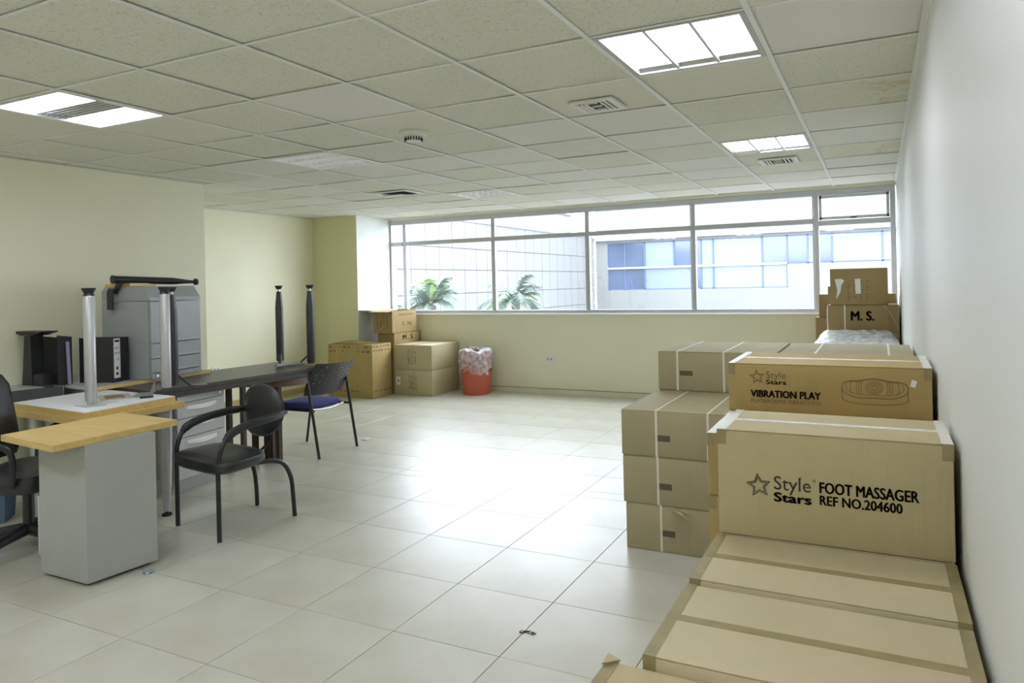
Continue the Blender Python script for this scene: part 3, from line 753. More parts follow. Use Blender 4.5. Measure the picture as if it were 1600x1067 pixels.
# ------------------------------------------------------------------ cartons at the pier, bin
def glyphs(t, x0, x1, z0, z1, y, cols, rows, m, w=.6, p=.8):
    g = MB(); cw, rh = (x1-x0)/cols, (z1-z0)/rows
    for a in range(cols):
        for b in range(rows):
            if R.random() < p: g.box(x0+cw*a, y-.001, z0+rh*b+rh*.2, x0+cw*a+cw*w*R.uniform(.5, 1.2), y-.0002, z0+rh*b+rh*.75)
    return tag(g.build('faint_print', m, t), kind='stuff')
t = carton('tall golden carton with brown printed borders, beside the pier', -6.53, 7.17, 0, -5.80, 7.56, .69, card_w, 'x', None)
g = MB()
for zc in (.60, .655, .085):
    x = -6.51
    while x < -5.84:
        w = R.uniform(.02, .07)
        if R.random() < .75: g.box(x, 7.1685, zc-R.uniform(.006, .014), x+w, 7.1698, zc+R.uniform(.006, .014))
        x += w+R.uniform(.015, .05)
tag(g.build('border_print', inkf_m, t), kind='stuff')
g = MB()
for zc in (.61, .66, .09):
    y_ = 7.19
    while y_ < 7.53:
        w = R.uniform(.02, .05); g.box(-5.8002, y_, zc-.01, -5.7988, min(y_+w, 7.55), zc+.01); y_ += w+R.uniform(.015, .04)
tag(g.build('border_print', inkf_m, t), kind='stuff')
g = MB(); g.prism([(-6.5, 7.25), (-6.0, 7.22), (-5.95, 7.40), (-6.4, 7.45)], .694, .698)
bmesh.ops.rotate(g.bm, verts=g.bm.verts, cent=(-6.2, 7.2, .694), matrix=Euler((.06, .0, 0)).to_matrix()); g.build('lifted_flap', card_w, t)
RX0, RX1, RY0, RY1 = -5.79, -5.185, 7.60, 8.24
for k, (a, b, l) in enumerate(((0, .329, 'tan carton with a white sticker, lower of the two next to the red bin'), (.330, .655, 'tan carton, upper of the two next to the red bin'))):
    t = carton(l, RX0, RY0, a, RX1, RY1, b, card_l, 'y', tape_m)
    glyphs(t, RX0+.23, RX0+.37, a+.07, a+.27, RY0, 5, 9, inkf_m)
    MB().box(RX1+.0002, RY0+.01, a+.165, RX1+.0016, RY1-.01, a+.172).build('side_fold', tan_m, t)
    if k == 0: 
        MB().box(RX0+.035, RY0-.0015, .13, RX0+.10, RY0-.0003, .235).build('sticker', paper_m, t)
        g = MB(); g.box(RX0+.058, RY0-.0022, .17, RX0+.078, RY0-.0015, .195); g.build('sticker_mark', ink_m, t)
# stack behind: support, M.S., S/N
hidden(-6.07, 7.62, 0, -5.80, 8.23, .25, card_d, 'brown carton on the floor behind the tall golden one')
hidden(-6.07, 7.62, .251, -5.80, 8.23, .499, card_d, 'brown carton second from the floor behind the tall golden one')
t = carton('brown carton stamped M. S on its side, directly under the open carton at the pier', -6.07, 7.63, .50, -5.796, 8.235, .806, card_d, 'y', None)
lettering('M . S', 7.82, 8.04, .705, .770, -5.7945, ink_m, t, .02, face='+x')
x0, x1, y0, y1, z0, z1 = -6.10, -5.79, 7.585, 8.13, .807, 1.10
t = thing('cardboard_box', 'open brown carton stamped S N, its flaps spread, topmost of the pier stack', 'box', ((x0+x1)/2, (y0+y1)/2, z0))
g = MB(); g.box(x0, y0, z0, x1, y0+.004, z1); g.box(x0, y1-.004, z0, x1, y1, z1); g.box(x0, y0+.004, z0, x0+.004, y1-.004, z1); g.box(x1-.004, y0+.004, z0, x1, y1-.004, z1); g.box(x0+.004, y0+.004, z0, x1-.004, y1-.004, z0+.004)
g.build('carton_body', card_d, t)
MB().box(x0+.006, y0+.006, z1-.03, x1-.006, y1-.006, z1-.026, rot=(0, .03, 0)).build('inner_flap', card_w, t)
MB().box(x0-.27, y0+.004, z1, x0, y1-.004, z1+.004, rot=(0, .04, 0), piv=(x0, 8, z1)).build('open_flap', card_l, t)
MB().box(x1-.004, y0+.004, z1, x1+.12, y1-.004, z1+.004, rot=(0, 1.38, 0), piv=(x1, 8, z1)).build('open_flap', card_d, t) if False else None
MB().box(x0, y0-.10, z1, x1, y0, z1+.004, rot=(.10, 0, 0), piv=(-6, y0, z1)).build('open_flap', card_l, t)
MB().box(x0, y1, z1, x1, y1+.13, z1+.004, rot=(-.06, 0, 0), piv=(-6, y1, z1)).build('open_flap', card_l, t)
lettering('S  N', 7.80, 8.00, .895, .950, x1+.0012, ink_m, t, .0, face='+x')
glyphs(t, x0+.05, x1-.05, .86, 1.05, y0, 4, 8, inkf_m)
g = MB(); yy = 7.74
while yy < 8.04:
    w = R.uniform(.015, .03); g.box(x1+.0002, yy, 1.035, x1+.0012, yy+w, 1.058); yy += w+.012
tag(g.build('faint_print', inkf_m, t), kind='stuff')
# red bin
bx, by = -4.765, 8.0
t = thing('waste_bin', 'round red plastic bin with a clear liner below the window', 'bin', (bx, by, 0))
MB().lathe((bx, by, 0), [(.17, .0), (.178, .006), (.192, .25), (.202, .50), (.212, .52), (.212, .545), (.198, .545), (.188, .25), (.17, .02)], 40).build('bucket', red_m, t, True)
g = MB(); n = 56; rings = []
prof = [(.08, .575), (.17, .583), (.205, .576), (.222, .56), (.226, .50), (.222, .44), (.216, .38), (.209, .30)]
for q, (r_, z) in enumerate(prof):
    ring = []
    for k in range(n):
        a = 2*PI*k/n; rr = r_ + (.010*math.sin(a*9+q)+R.uniform(-.003, .003))*(1 if q > 2 else .3)
        zz = z + (.02*math.sin(a*3+1)+R.uniform(-.006, .006)) * (1 if q < 6 else 2.2)
        ring.append(g.bm.verts.new((bx+rr*math.cos(a), by+rr*math.sin(a), zz)))
    rings.append(ring)
for A_, B_ in zip(rings, rings[1:]):
    for k in range(n): g.bm.faces.new((A_[k], A_[(k+1) % n], B_[(k+1) % n], B_[k]))
g.build('bin_liner', bag_m, t, True)
g = MB(); g.tube(bezier([(bx+.17, by-.14, .50), (bx+.10, by-.20, .42), (bx-.02, by-.215, .33), (bx-.06, by-.21, .30)], 5), [.018]*8+[.012]*8, 6, flat=.35); g.build('liner_fold', film_m, t, True)
g = MB(); g.tube(bezier([(bx+.18, by-.12, .48), (bx+.215, by-.10, .38), (bx+.225, by-.10, .26)], 5), [.022]*6+[.02]*5, 6, flat=.3); g.build('liner_tail', film_m, t, True)
g = MB(); g.tube(bezier([(bx-.02, by, .58), (bx-.05, by-.05, .62), (bx-.08, by-.06, .655)], 4), [.03, .026, .022, .018, .014, .01, .008, .006, .004], 6, flat=.4); g.build('liner_tip', film_m, t, True)

# ------------------------------------------------------------------ desks, tables and what stands on them
def tapered_leg(g, x, y, z0, z1, r0, r1, n=16, sx=1.0, sy=1.0): g.lathe((x, y, 0), [(r0, z0), (r0*.98, z0+(z1-z0)*.25), (r1, z0+(z1-z0)*.45), (r1, z1)], n, sx, sy)
# wall desk with maple edge
t = thing('wall_desk', 'grey-topped desk with a maple edge along the cream wall, carrying the grey drawer unit', 'desk', (-5.1, 3.6, 0))
MB().prism([(-5.525, 3.06), (-4.80, 2.985), (-4.892, 3.985), (-5.525, 3.985)], .762, .7845).build('top', greyl_m, t)
e = [(-4.80, 2.985), (-4.797, 2.985), (-4.889, 3.985), (-4.892, 3.985)]
MB().prism([(-4.80, 2.985), (-4.788, 2.984), (-4.882, 4.0), (-4.892, 3.985)], .760, .786).build('edge_band', wood_m, t)
for yy in (3.10, 3.93): MB().box(-5.48, yy, 0, -5.0, yy+.025, .762).build('side_panel', grey_m, t)
t = thing('side_desk', 'grey desk with a thick charcoal edge at the wall, under the black post', 'desk', (-5.4, 2.5, 0))
MB().prism([(-5.525, 1.7), (-5.40, 1.7), (-5.395, 1.8), (-5.13, 2.98), (-5.13, 2.99), (-5.525, 3.03)], .715, .7845).build('top', greyl_m, t)
MB().prism([(-5.396, 1.7), (-5.386, 1.7), (-5.120, 2.975), (-5.130, 2.985)], .712, .786).build('edge_band', greye_m, t)
for yy in (1.75, 2.94): MB().box(-5.50, yy, 0, -5.42 if yy < 2 else -5.18, yy+.03, .715).build('side_panel', grey_m, t)
# grey drawer unit (rotated)
a9 = math.radians(9)
t = thing('drawer_unit', 'tall grey metal drawer unit with a sloped top edge, on the wall desk', 'cabinet', (-5.03, 3.605, .786), a9)
dx, dy = .228, .245      # half depth (x), half width (y); front faces +x
MB().prism([(-dx, 0), (dx-.018, 0), (dx-.018, .57), (dx-.095, .665), (-dx, .665)], -dy+.0, dy, 'y') if False else None
g = MB()
pr = [(-dx, 0), (dx-.02, 0), (dx-.02, .572), (-dx, .572)]
vs0 = [g.bm.verts.new((a, -dy, b)) for a, b in pr]; vs1 = [g.bm.verts.new((a, dy, b)) for a, b in pr]
g.bm.faces.new(vs0[::-1]); g.bm.faces.new(vs1)
for i in range(4): g.bm.faces.new((vs0[i], vs0[(i+1) % 4], vs1[(i+1) % 4], vs1[i]))
g.build('body', greyd_m, t)
g = MB(); pr = [(-dx, .575), (dx, .575), (dx-.004, .60), (dx-.06, .682), (-dx+.03, .682), (-dx, .65)]
vs0 = [g.bm.verts.new((a, -dy, b)) for a, b in pr]; vs1 = [g.bm.verts.new((a, dy, b)) for a, b in pr]; nn = len(pr)
g.bm.faces.new(vs0[::-1]); g.bm.faces.new(vs1)
for i in range(nn): g.bm.faces.new((vs0[i], vs0[(i+1) % nn], vs1[(i+1) % nn], vs1[i]))
g.build('sloped_top', greyd_m, t)
for z0, z1 in ((.262, .568), (.150, .258), (.044, .146)):
    d = MB().box(dx-.019, -dy+.002, z0, dx, dy-.002, z1, bev=.003).build('drawer', greyd_m, t)
    g = MB(); P = []
    for k in range(13):
        s = -1+2*k/12; P.append((dx+.004+.018*(1-s*s), s*dy*.86))
    P += [(dx-.001, dy*.86), (dx-.001, -dy*.86)]
    g.prism(P, z0+.006, z0+.014); g.build('drawer_pull', greyl_m, d)
MB().box(dx-.019, -dy+.002, .002, dx, dy-.002, .040, bev=.003).build('plinth', greyd_m, t)
g = MB(); g.tube([(dx-.002, -dy+.05, .022), (dx+.004, -dy+.05, .022)], .009, 14); g.build('lock', chrome_m, t)
# yellow board and loose table leg on top of it
t = tag(MB().box(-5.22, 3.36, 1.4695, -4.98, 3.60, 1.494, bev=.002, rot=(0, 0, .16)).build('wood_board', wood_m), 'short maple board lying on the grey drawer unit beneath the black leg', 'board')
t = thing('loose_table_leg', 'black detached table leg lying across the grey drawer unit', 'table leg', (-4.98, 3.6, 1.52))
MB().tube([(-5.02, 3.29, 1.523), (-4.99, 3.75, 1.508), (-4.967, 3.88, 1.502), (-4.962, 3.925, 1.500)], [.028, .027, .014, .012], 16).build('post', blkm_m, t, True)
MB().tube([(-4.962, 3.925, 1.500), (-4.9615, 3.932, 1.500), (-4.960, 3.95, 1.500)], [.012, .027, .024], 18).build('foot_pad', blk_m, t, True)
MB().tube([(-5.021, 3.282, 1.523), (-5.02, 3.29, 1.523)], [.032, .032], 18).build('end_cap', blk_m, t, True)
g = MB(); g.prism([(-5.02-.015, 1.50), (-4.97, 1.50), (-5.055, 1.415), (-5.085, 1.43)], 3.325, 3.335, 'y'); g.prism([(-5.115, 1.435), (-5.095, 1.46), (-5.045, 1.455), (-5.045, 1.30), (-5.115, 1.30)], 3.30, 3.306, 'y'); g.build('bracket', blkm_m, t)
# binders
def binder(label, cx, cy, ang, spine=True, h=.32, w=.075, d=.27):
    t = thing('lever_arch_binder', label, 'binder', (cx, cy, .7865), ang, local=True)
    g = MB(); g.box(-d/2, -w/2, 0, d/2, -w/2+.003, h); g.box(-d/2, w/2-.003, 0, d/2, w/2, h); g.box(d/2-.003, -w/2+.003, 0, d/2, w/2-.003, h); g.build('cover', blk_m, t)
    MB().box(-d/2+.01, -w/2+.006, .008, d/2-.03, w/2-.006, h-.018).build('pages', paper_m, t)
    if spine:
        lb_ = MB().box(d/2+.0002, -w/2+.008, .03, d/2+.0012, w/2-.006, h-.008).build('spine_label', paper_m, t)
        g = MB(); g.box(d/2+.0013, -w/2+.016, h-.034, d/2+.0018, w/2-.014, h-.018)
        g.tube([(d/2+.001, 0, .10), (d/2+.0022, 0, .10)], .011, 16); g.box(d/2+.0013, -.012, .052, d/2+.0018, .012, .070)
        g.build('spine_print', ink_m, t)
        g = MB()
        for z in (.245, .235, .205, .20, .16):
            xx = -.022
            while xx < .020: 
                w_ = R.uniform(.003, .009); g.box(d/2+.0013, xx, z, d/2+.0018, xx+w_, z+.0018+R.uniform(0, .01)); xx += w_+.004
        tag(g.build('handwriting', lilac_m, t), kind='stuff')
    return t
binder('black lever-arch binder with a white handwritten spine label, beside the grey drawer unit', -5.035, 3.19, .30)
binder('black lever-arch binder leaning open behind the labelled one', -5.060, 3.266, .30, False, .315)
binder('black lever-arch binder nearest the black post, lilac edge showing', -5.30, 3.05, -.22, False, .335, .09, .29)
tag(MB().box(-5.142, 3.018, .787, -5.114, 3.03, 1.09, bev=.003, rot=(0, -.06, 0)).build('document_folder', lilac_m), 'thin lilac folder standing between the two black binders', 'folder')
# black post thing
t = thing('armrest_post', 'black plastic armrest post with a flat pad, standing on the side desk', 'chair part', (-5.38, 2.93, .786))
MB().prism([(-5.465, .786), (-5.335, .786), (-5.345, .90), (-5.352, 1.135), (-5.428, 1.135), (-5.45, .90)], 2.90, 2.985, 'y').build('post', blk_m, t)
MB().box(-5.335, 2.90, .786, -5.23, 2.985, .868, bev=.006).build('base_block', blk_m, t)
MB().prism([(-5.49, 1.152), (-5.44, 1.138), (-5.31, 1.138), (-5.205, 1.160), (-5.20, 1.168), (-5.49, 1.168)], 2.88, 3.0, 'y').build('pad', blk_m, t)
tag(MB().tube(bezier([(-5.225, 2.93, .793), (-5.18, 2.89, .793), (-5.15, 2.92, .794), (-5.11, 2.91, .794)], 5), .007, 8).build('cable', blk_m, None, True), 'short black cable lying between the black post and the binders', 'cable')
# maple desk
t = thing('maple_desk', 'maple-topped desk on a tapered grey leg, under the upturned white board', 'desk', (-4.5, 2.77, 0))
MB().prism([(-4.83, 2.505), (-4.01, 2.45), (-4.035, 3.105), (-4.86, 3.13)], .676, .714).build('top', wood_m, t)
def foot(g, x, y): g.cyl((x, y, 0), .030, 0, .012, 20); g.cyl((x, y, 0), .010, .012, .03, 12)
for (lx, ly) in ((-4.10, 3.005), (-4.75, 2.60)):
    g = MB(); g.lathe((lx, ly, 0), [(.022, .028), (.036, .22), (.046, .5), (.048, .676)], 24, 1.0, .8); l = g.build('leg', silver_m, t, True)
    g = MB(); foot(g, lx, ly); g.build('foot_pad', blk_m, l, True)
MB().box(-4.78, 3.05, .30, -4.14, 3.065, .676).build('modesty_panel', grey_m, t)
# return top on pedestal
t = thing('desk_pedestal', 'grey desk pedestal with an overhanging maple top, standing nearest', 'pedestal', (-3.64, 2.28, 0))
P0 = [(-3.832, 2.108), (-3.462, 2.108), (-3.428, 2.455), (-3.81, 2.465)]
MB().prism(P0, .018, .690).build('carcass', grey_m, t)
MB().prism([(-3.80, 2.13), (-3.50, 2.13), (-3.46, 2.43), (-3.79, 2.44)], 0, .018).build('plinth', blk_m, t)
MB().prism([(-3.985, 2.01), (-3.452, 1.955), (-3.470, 2.618), (-4.005, 2.655)], .691, .722).build('top', wood_m, t)
d = MB().prism([(-3.850, 2.112), (-3.834, 2.112), (-3.814, 2.46), (-3.830, 2.462)], .03, .68).build('door', grey_m, t)
MB().box(-3.868, 2.112, .10, -3.851, 2.124, .40).build('handle', greyl_m, d)
# upturned white table on maple desk
t = thing('upturned_table', 'upturned white-backed maple table top with tall silver legs pointing up', 'table', (-4.4, 2.78, .715))
MB().prism([(-4.865, 2.522), (-4.028, 2.458), (-4.070, 3.062), (-4.875, 3.10)], .715, .7505).build('top_edge', wood_m, t)
MB().prism([(-4.862, 2.524), (-4.031, 2.461), (-4.073, 3.059), (-4.872, 3.097)], .7505, .7545).build('underside', white_m, t)
def silver_leg(x, y, z0):
    g = MB(); g.lathe((x, y, 0), [(.036, z0+.018), (.037, z0+.05), (.037, 1.405), (.034, 1.41)], 28, 1.0, .8); l = g.build('leg', silver_m, t, True)
    g = MB(); g.lathe((x, y, 0), [(.032, 1.41), (.025, 1.425), (.038, 1.450), (.038, 1.458)], 24); g.build('foot_cap', blk_m, l, True)
    return l
l = silver_leg(-4.255, 2.635, .76)
g = MB(); g.prism([(-4.33, 2.58), (-4.18, 2.565), (-4.15, 2.66), (-4.20, 2.68)], .755, .758); g.cyl((-4.255, 2.635, 0), .02, .757, .785, 14); g.build('mounting_plate', greyl_m, l)
l = silver_leg(-4.335, 3.195, .760)
g = MB(); V3 = [(-4.355, 3.145, .761), (-4.215, 2.985, .757), (-4.26, 2.975, .757), (-4.41, 3.12, .761), (-4.355, 3.14, .86)]
g.bm.faces.new([g.bm.verts.new(v) for v in ((-4.345, 3.12, .762), (-4.20, 2.97, .758), (-4.345, 3.12, .85))])
g.bm.faces.new([g.bm.verts.new(v) for v in ((-4.345, 3.12, .762), (-4.20, 2.97, .758), (-4.30, 2.90, .758), (-4.43, 3.06, .758))])
bmesh.ops.solidify(g.bm, geom=g.bm.faces[:], thickness=.004); g.build('bracket_plate', greyl_m, l)
# magazine and pen on it
t = thing('magazine', 'open colour magazine on the white board beside the silver leg', 'magazine', (-4.35, 2.85, .7555))
MB().box(-4.55, 2.80, .7555, -4.29, 2.98, .7585, rot=(0, 0, -.5)).build('pages', mat('magazine_page', (196, 192, 180), .45, var=.15, vscale=8), t)
MB().box(-4.50, 2.83, .7586, -4.33, 2.94, .7592, rot=(0, 0, -.5)).build('photo_print', mat('magazine_photo', (120, 128, 92), .4, col2=(150, 98, 70), vscale=22, fac=(.45, .55)), t)
t = thing('paper_sheet', 'single pale sheet curling beside the magazine on the white board', 'paper', (-4.30, 2.66, .7555))
MB().box(-4.36, 2.66, .7556, -4.20, 2.76, .7566, rot=(0, 0, .2)).build('sheet', mat('pale_sheet', (205, 204, 196), .5), t)
tag(MB().tube([(-4.19, 2.90, .762), (-4.15, 2.965, .762)], .006, 8).build('pen', blk_m, None, True), 'black pen at the edge of the white board', 'pen')
# dark upturned table
a7 = math.radians(-6.9)
ux, uy = math.sin(-a7), math.cos(a7)
t = thing('dark_table', 'long dark table top lying upside down, two charcoal legs up at its far end', 'table', (-4.24, 4.58, 0), local=True)
t.location = (0, 0, 0)
ff, fn, bf, bn = (-4.275, 4.66), (-4.405, 3.13), (-4.965, 4.80), (-5.10, 3.22)
MB().prism([fn, ff, bf, bn], .730, .758).build('underside', dark_m, t)
MB().prism([(fn[0]+.012, fn[1]-.01), (ff[0]+.012, ff[1]+.012), (bf[0]-.01, bf[1]+.012), (bn[0]-.01, bn[1]-.01)], .693, .7295).build('top_board', darke_m, t)
def dark_leg(x, y, bx_, by_):
    g = MB(); g.lathe((x, y, 0), [(.031, .775), (.034, .80), (.034, 1.26), (.021, 1.40), (.021, 1.405)], 24); l = g.build('leg', gunm_m, t, True)
    g = MB(); g.cyl((x, y, 0), .009, 1.404, 1.425, 10); g.build('foot_stem', chrome_m, l, True)
    g = MB(); g.lathe((x, y, 0), [(.020, 1.424), (.034, 1.452), (.034, 1.457)], 20); g.build('foot_pad', blk_m, l, True)
    g = MB(); g.tube([(x, y, .87), (bx_, by_, .765)], .014, 8, flat=.5); g.build('brace', gunm_m, l)
dark_leg(-4.88, 4.74, -4.80, 4.66); dark_leg(-4.44, 4.665, -4.56, 4.64); dark_leg(-4.405, 3.30, -4.36, 3.40)
g = MB(); g.tube([(-4.586, 4.405, .777), (-4.54, 4.68, .777)], .017, 12); g.build('cross_bar', silver_m, t, True)
g = MB(); g.tube([(-4.38, 3.42, .764), (-4.28, 3.47, .766)], .004, 6); g.build('fold_rod', silver_m, t, True)
# mobile drawer pedestal under it
a8 = math.radians(8.1)
t = thing('drawer_pedestal', 'grey three-drawer pedestal with curved pulls, under the dark table top', 'cabinet', (-4.70, 3.505, 0), a8)
DX, DY = .275, .228
MB().box(-DX, -DY, .10, DX-.02, DY, .690).build('body', greyd_m, t)
g = MB(); pr = [(-DX, 0), (DX-.07, .0), (DX-.02, .10), (-DX, .10)]
vs0 = [g.bm.verts.new((a, -DY, b)) for a, b in pr]; vs1 = [g.bm.verts.new((a, DY, b)) for a, b in pr]
g.bm.faces.new(vs0[::-1]); g.bm.faces.new(vs1)
for i in range(4): g.bm.faces.new((vs0[i], vs0[(i+1) % 4], vs1[(i+1) % 4], vs1[i]))
g.build('plinth', greyl_m, t)
MB().box(DX-.019, -DY+.001, .640, DX, DY-.001, .689, bev=.002).build('lock_panel', greyl_m, t)
g = MB(); g.tube([(DX-.002, DY-.05, .666), (DX+.005, DY-.05, .666)], .010, 14); g.build('lock', chrome_m, t)
for z0, z1 in ((.530, .636), (.396, .526), (.104, .392)):
    d = MB().box(DX-.019, -DY+.001, z0, DX, DY-.001, z1, bev=.002).build('drawer', greyl_m, t)
    g = MB(); P = []
    for k in range(13):
        s = -1+2*k/12; P.append((DX+.003+.024*(1-s*s), s*DY*.62))
    P += [(DX-.001, DY*.62), (DX-.001, -DY*.62)]
    n0 = len(P); lo_ = [g.bm.verts.new((a, b, z1-.055+.022*(abs(b)/DY)**2)) for a, b in P]; hi_ = [g.bm.verts.new((a-.004, b, z1-.022)) for a, b in P]
    g.bm.faces.new(lo_[::-1]); g.bm.faces.new(hi_)
    for i in range(n0): g.bm.faces.new((lo_[i], lo_[(i+1) % n0], hi_[(i+1) % n0], hi_[i]))
    g.build('drawer_pull', plastic_w, d, True)
# round-ended brown table
t = thing('round_ended_table', 'dark brown table with a round end, below the end of the dark table top', 'table', (-4.8, 4.38, 0))
def race(rr):
    P = []
    for k in range(25):
        a = -PI/2+PI*k/24; P.append((-4.53+rr*math.cos(a), 4.38+rr*math.sin(a)))
    for k in range(25):
        a = PI/2+PI*k/24; P.append((-5.15+rr*math.cos(a), 4.38+rr*math.sin(a)))
    return P
MB().prism(race(.248), .642, .692).build('top', brown_m, t)
MB().prism(race(.2525), .636, .688).build('edge_band', browne_m, t)
for x, y_ in ((-4.435, 4.275), (-4.62, 4.20), (-4.93, 4.21), (-4.80, 4.56), (-5.15, 4.55)):
    MB().box(x-.02, y_-.02, 0, x+.02, y_+.02, .636, bev=.002).build('leg', brown_m, t)
g = MB(); g.box(-4.60, 4.27, .0, -4.50, 4.30, .636); g.build('centre_panel', brown_m, t)
g = MB(); g.box(-4.62, 4.255, .0, -4.46, 4.29, .035); g.build('foot_rail', brown_m, t)

# ------------------------------------------------------------------ chairs
def soft_slab(g, corners, zt, th, n=10, round_=.18, dome=.02):
    """cushion over a rounded quadrilateral; corners in order, zt top height per corner"""
    c = [Vector(v) for v in corners]; ctr = sum(c, Vector((0, 0, 0)))/4
    out = []
    for i in range(4):
        p, q, r_ = c[i-1], c[i], c[(i+1) % 4]
        a = q+(p-q)*round_; b = q+(r_-q)*round_
        for k in range(6):
            s = k/5; out.append(((1-s)**2)*a + 2*s*(1-s)*q + s*s*b)
    m_ = len(out); layers = [(.90, -th), (.985, -th*.75), (1.0, -th*.4), (.975, -.006), (.88, dome*.4), (.6, dome*.85), (.25, dome)]
    rings = [[g.bm.verts.new(ctr.lerp(p, s)+Vector((0, 0, dz))) for p in out] for s, dz in layers]
    for A_, B_ in zip(rings, rings[1:]):
        for k in range(m_): g.bm.faces.new((A_[k], A_[(k+1) % m_], B_[(k+1) % m_], B_[k]))
    g.bm.faces.new(rings[0][::-1]); g.bm.faces.new(rings[-1])
    return g
t = thing('armchair', 'black padded armchair with curved tube arms, beside the desk pedestal', 'chair', (-3.58, 3.05, 0))
g = MB(); soft_slab(g, [(-3.86, 2.83, .455), (-3.30, 2.745, .450), (-3.33, 3.16, .446), (-3.86, 3.22, .448)], 0, .068, round_=.30, dome=.016); g.build('seat', leath_m, t, True)
g = MB(); soft_slab(g, [(-3.80, 2.90, .387), (-3.36, 2.82, .387), (-3.38, 3.10, .385), (-3.80, 3.15, .385)], 0, .014, dome=0); g.build('seat_pan', blk_m, t)
# backrest: rounded shield
bc = Vector((-3.585, 3.335, .648)); wv = Vector((.976, -.215, 0)); uv = Vector((0.02, .10, .99)).normalized(); nv = wv.cross(uv).normalized()
def shield(g, rx, rz, th, cv=.03):
    N_ = 40; base = []
    for k in range(N_):
        a = 2*PI*k/N_; c, s = math.cos(a), math.sin(a)
        w = rx*math.copysign(abs(c)**.85, c)*(1+.04*s); h = rz*math.copysign(abs(s)**.85, s)
        base.append((w, h))
    rings = []
    for s, d in ((.55, -th*.5), (.9, -th*.45), (1, -th*.15), (1, th*.15), (.93, th*.42), (.7, th*.62), (.3, th*.72)):
        rings.append([g.bm.verts.new(bc + wv*w*s + uv*h*s - nv*(d) + nv*cv*(1-((w*s)/rx)**2)) for w, h in base])
    for A_, B_ in zip(rings, rings[1:]):
        for k in range(N_): g.bm.faces.new((A_[k], A_[(k+1) % N_], B_[(k+1) % N_], B_[k]))
    g.bm.faces.new(rings[0][::-1]); g.bm.faces.new(rings[-1])
g = MB(); shield(g, .218, .165, .055); g.build('backrest', leath_m, t, True)
rt = .0135
for nm_, F_, A_ in (('r', (-3.372, 2.795), [(-3.372, 2.80, .40), (-3.371, 2.812, .50), (-3.365, 2.865, .585), (-3.354, 2.98, .626), (-3.347, 3.17, .642), (-3.385, 3.325, .646)]),
                    ('l', (-3.848, 2.893), [(-3.848, 2.893, .40), (-3.847, 2.903, .50), (-3.843, 2.955, .585), (-3.832, 3.07, .624), (-3.812, 3.24, .640), (-3.775, 3.375, .644)])):
    MB().tube([(F_[0], F_[1], .004), (F_[0], F_[1], .40)], rt, 12).build('leg', blkm_m, t, True)
    MB().tube(bezier(A_, 7), rt, 12).build('arm_tube', blkm_m, t, True)
    pts = bezier(A_, 7); pp = pts[12:34]
    MB().tube(pp, [.019]*2+[.025]*(len(pp)-4)+[.019]*2, 12).build('arm_pad', blk_m, t, True)
for P_ in ([(-3.38, 2.98, .385), (-3.35, 3.12, .386), (-3.328, 3.225, .355), (-3.318, 3.285, .26), (-3.314, 3.30, .14), (-3.314, 3.31, .004)],
           [(-3.78, 3.06, .385), (-3.745, 3.20, .386), (-3.722, 3.30, .355), (-3.712, 3.352, .26), (-3.708, 3.37, .14), (-3.708, 3.375, .004)]):
    MB().tube(bezier(P_, 6), rt, 12).build('leg', blkm_m, t, True)
MB().tube([(-3.848, 2.89, .385), (-3.372, 2.80, .385)], .011, 10).build('front_rail', blkm_m, t, True)
MB().tube(bezier([(-3.60, 3.10, .385), (-3.575, 3.30, .40), (-3.575, 3.375, .50), (-3.59, 3.38, .62)], 6), .013, 10, flat=.6).build('back_support', blkm_m, t, True)
# visitor chair, blue seat
t = thing('visitor_chair', 'visitor chair with a blue seat and a perforated black back, tucked under the table', 'chair', (-4.5, 4.74, 0))
g = MB(); soft_slab(g, [(-4.80, 4.53, .425), (-4.33, 4.52, .445), (-4.34, 4.96, .445), (-4.80, 4.97, .425)], 0, .045, round_=.22, dome=.012); g.build('seat', blue_m, t, True)
g = MB(); soft_slab(g, [(-4.79, 4.54, .38), (-4.36, 4.53, .40), (-4.37, 4.95, .40), (-4.79, 4.96, .38)], 0, .018, dome=0); g.build('seat_shell', blk_m, t, True)
MB().tube(bezier([(-4.345, 4.54, .395), (-4.335, 4.74, .378), (-4.345, 4.95, .395)], 5), .009, 8).build('seat_rim', silver_m, t, True)
for (f0, top) in (((-4.205, 4.487), (-4.312, 4.480, .648)), ((-4.225, 4.985), (-4.318, 4.962, .655))):
    MB().tube(bezier([(f0[0], f0[1], .004), (f0[0]*.5+top[0]*.5-.0, (f0[1]+top[1])/2, .33), top], 6), .0125, 10).build('rear_leg', blkm_m, t, True)
for f0, tp in (((-4.80, 4.965), (-4.72, 4.95, .385)), ((-4.815, 4.545), (-4.74, 4.55, .385))):
    MB().tube([(f0[0], f0[1], .004), tp], .0115, 10).build('front_leg', blkm_m, t, True)
for yy in (4.50, 4.96):
    MB().tube([(-4.74, yy+.02, .388), (-4.262, yy, .395)], .010, 8).build('side_rail', blkm_m, t, True)
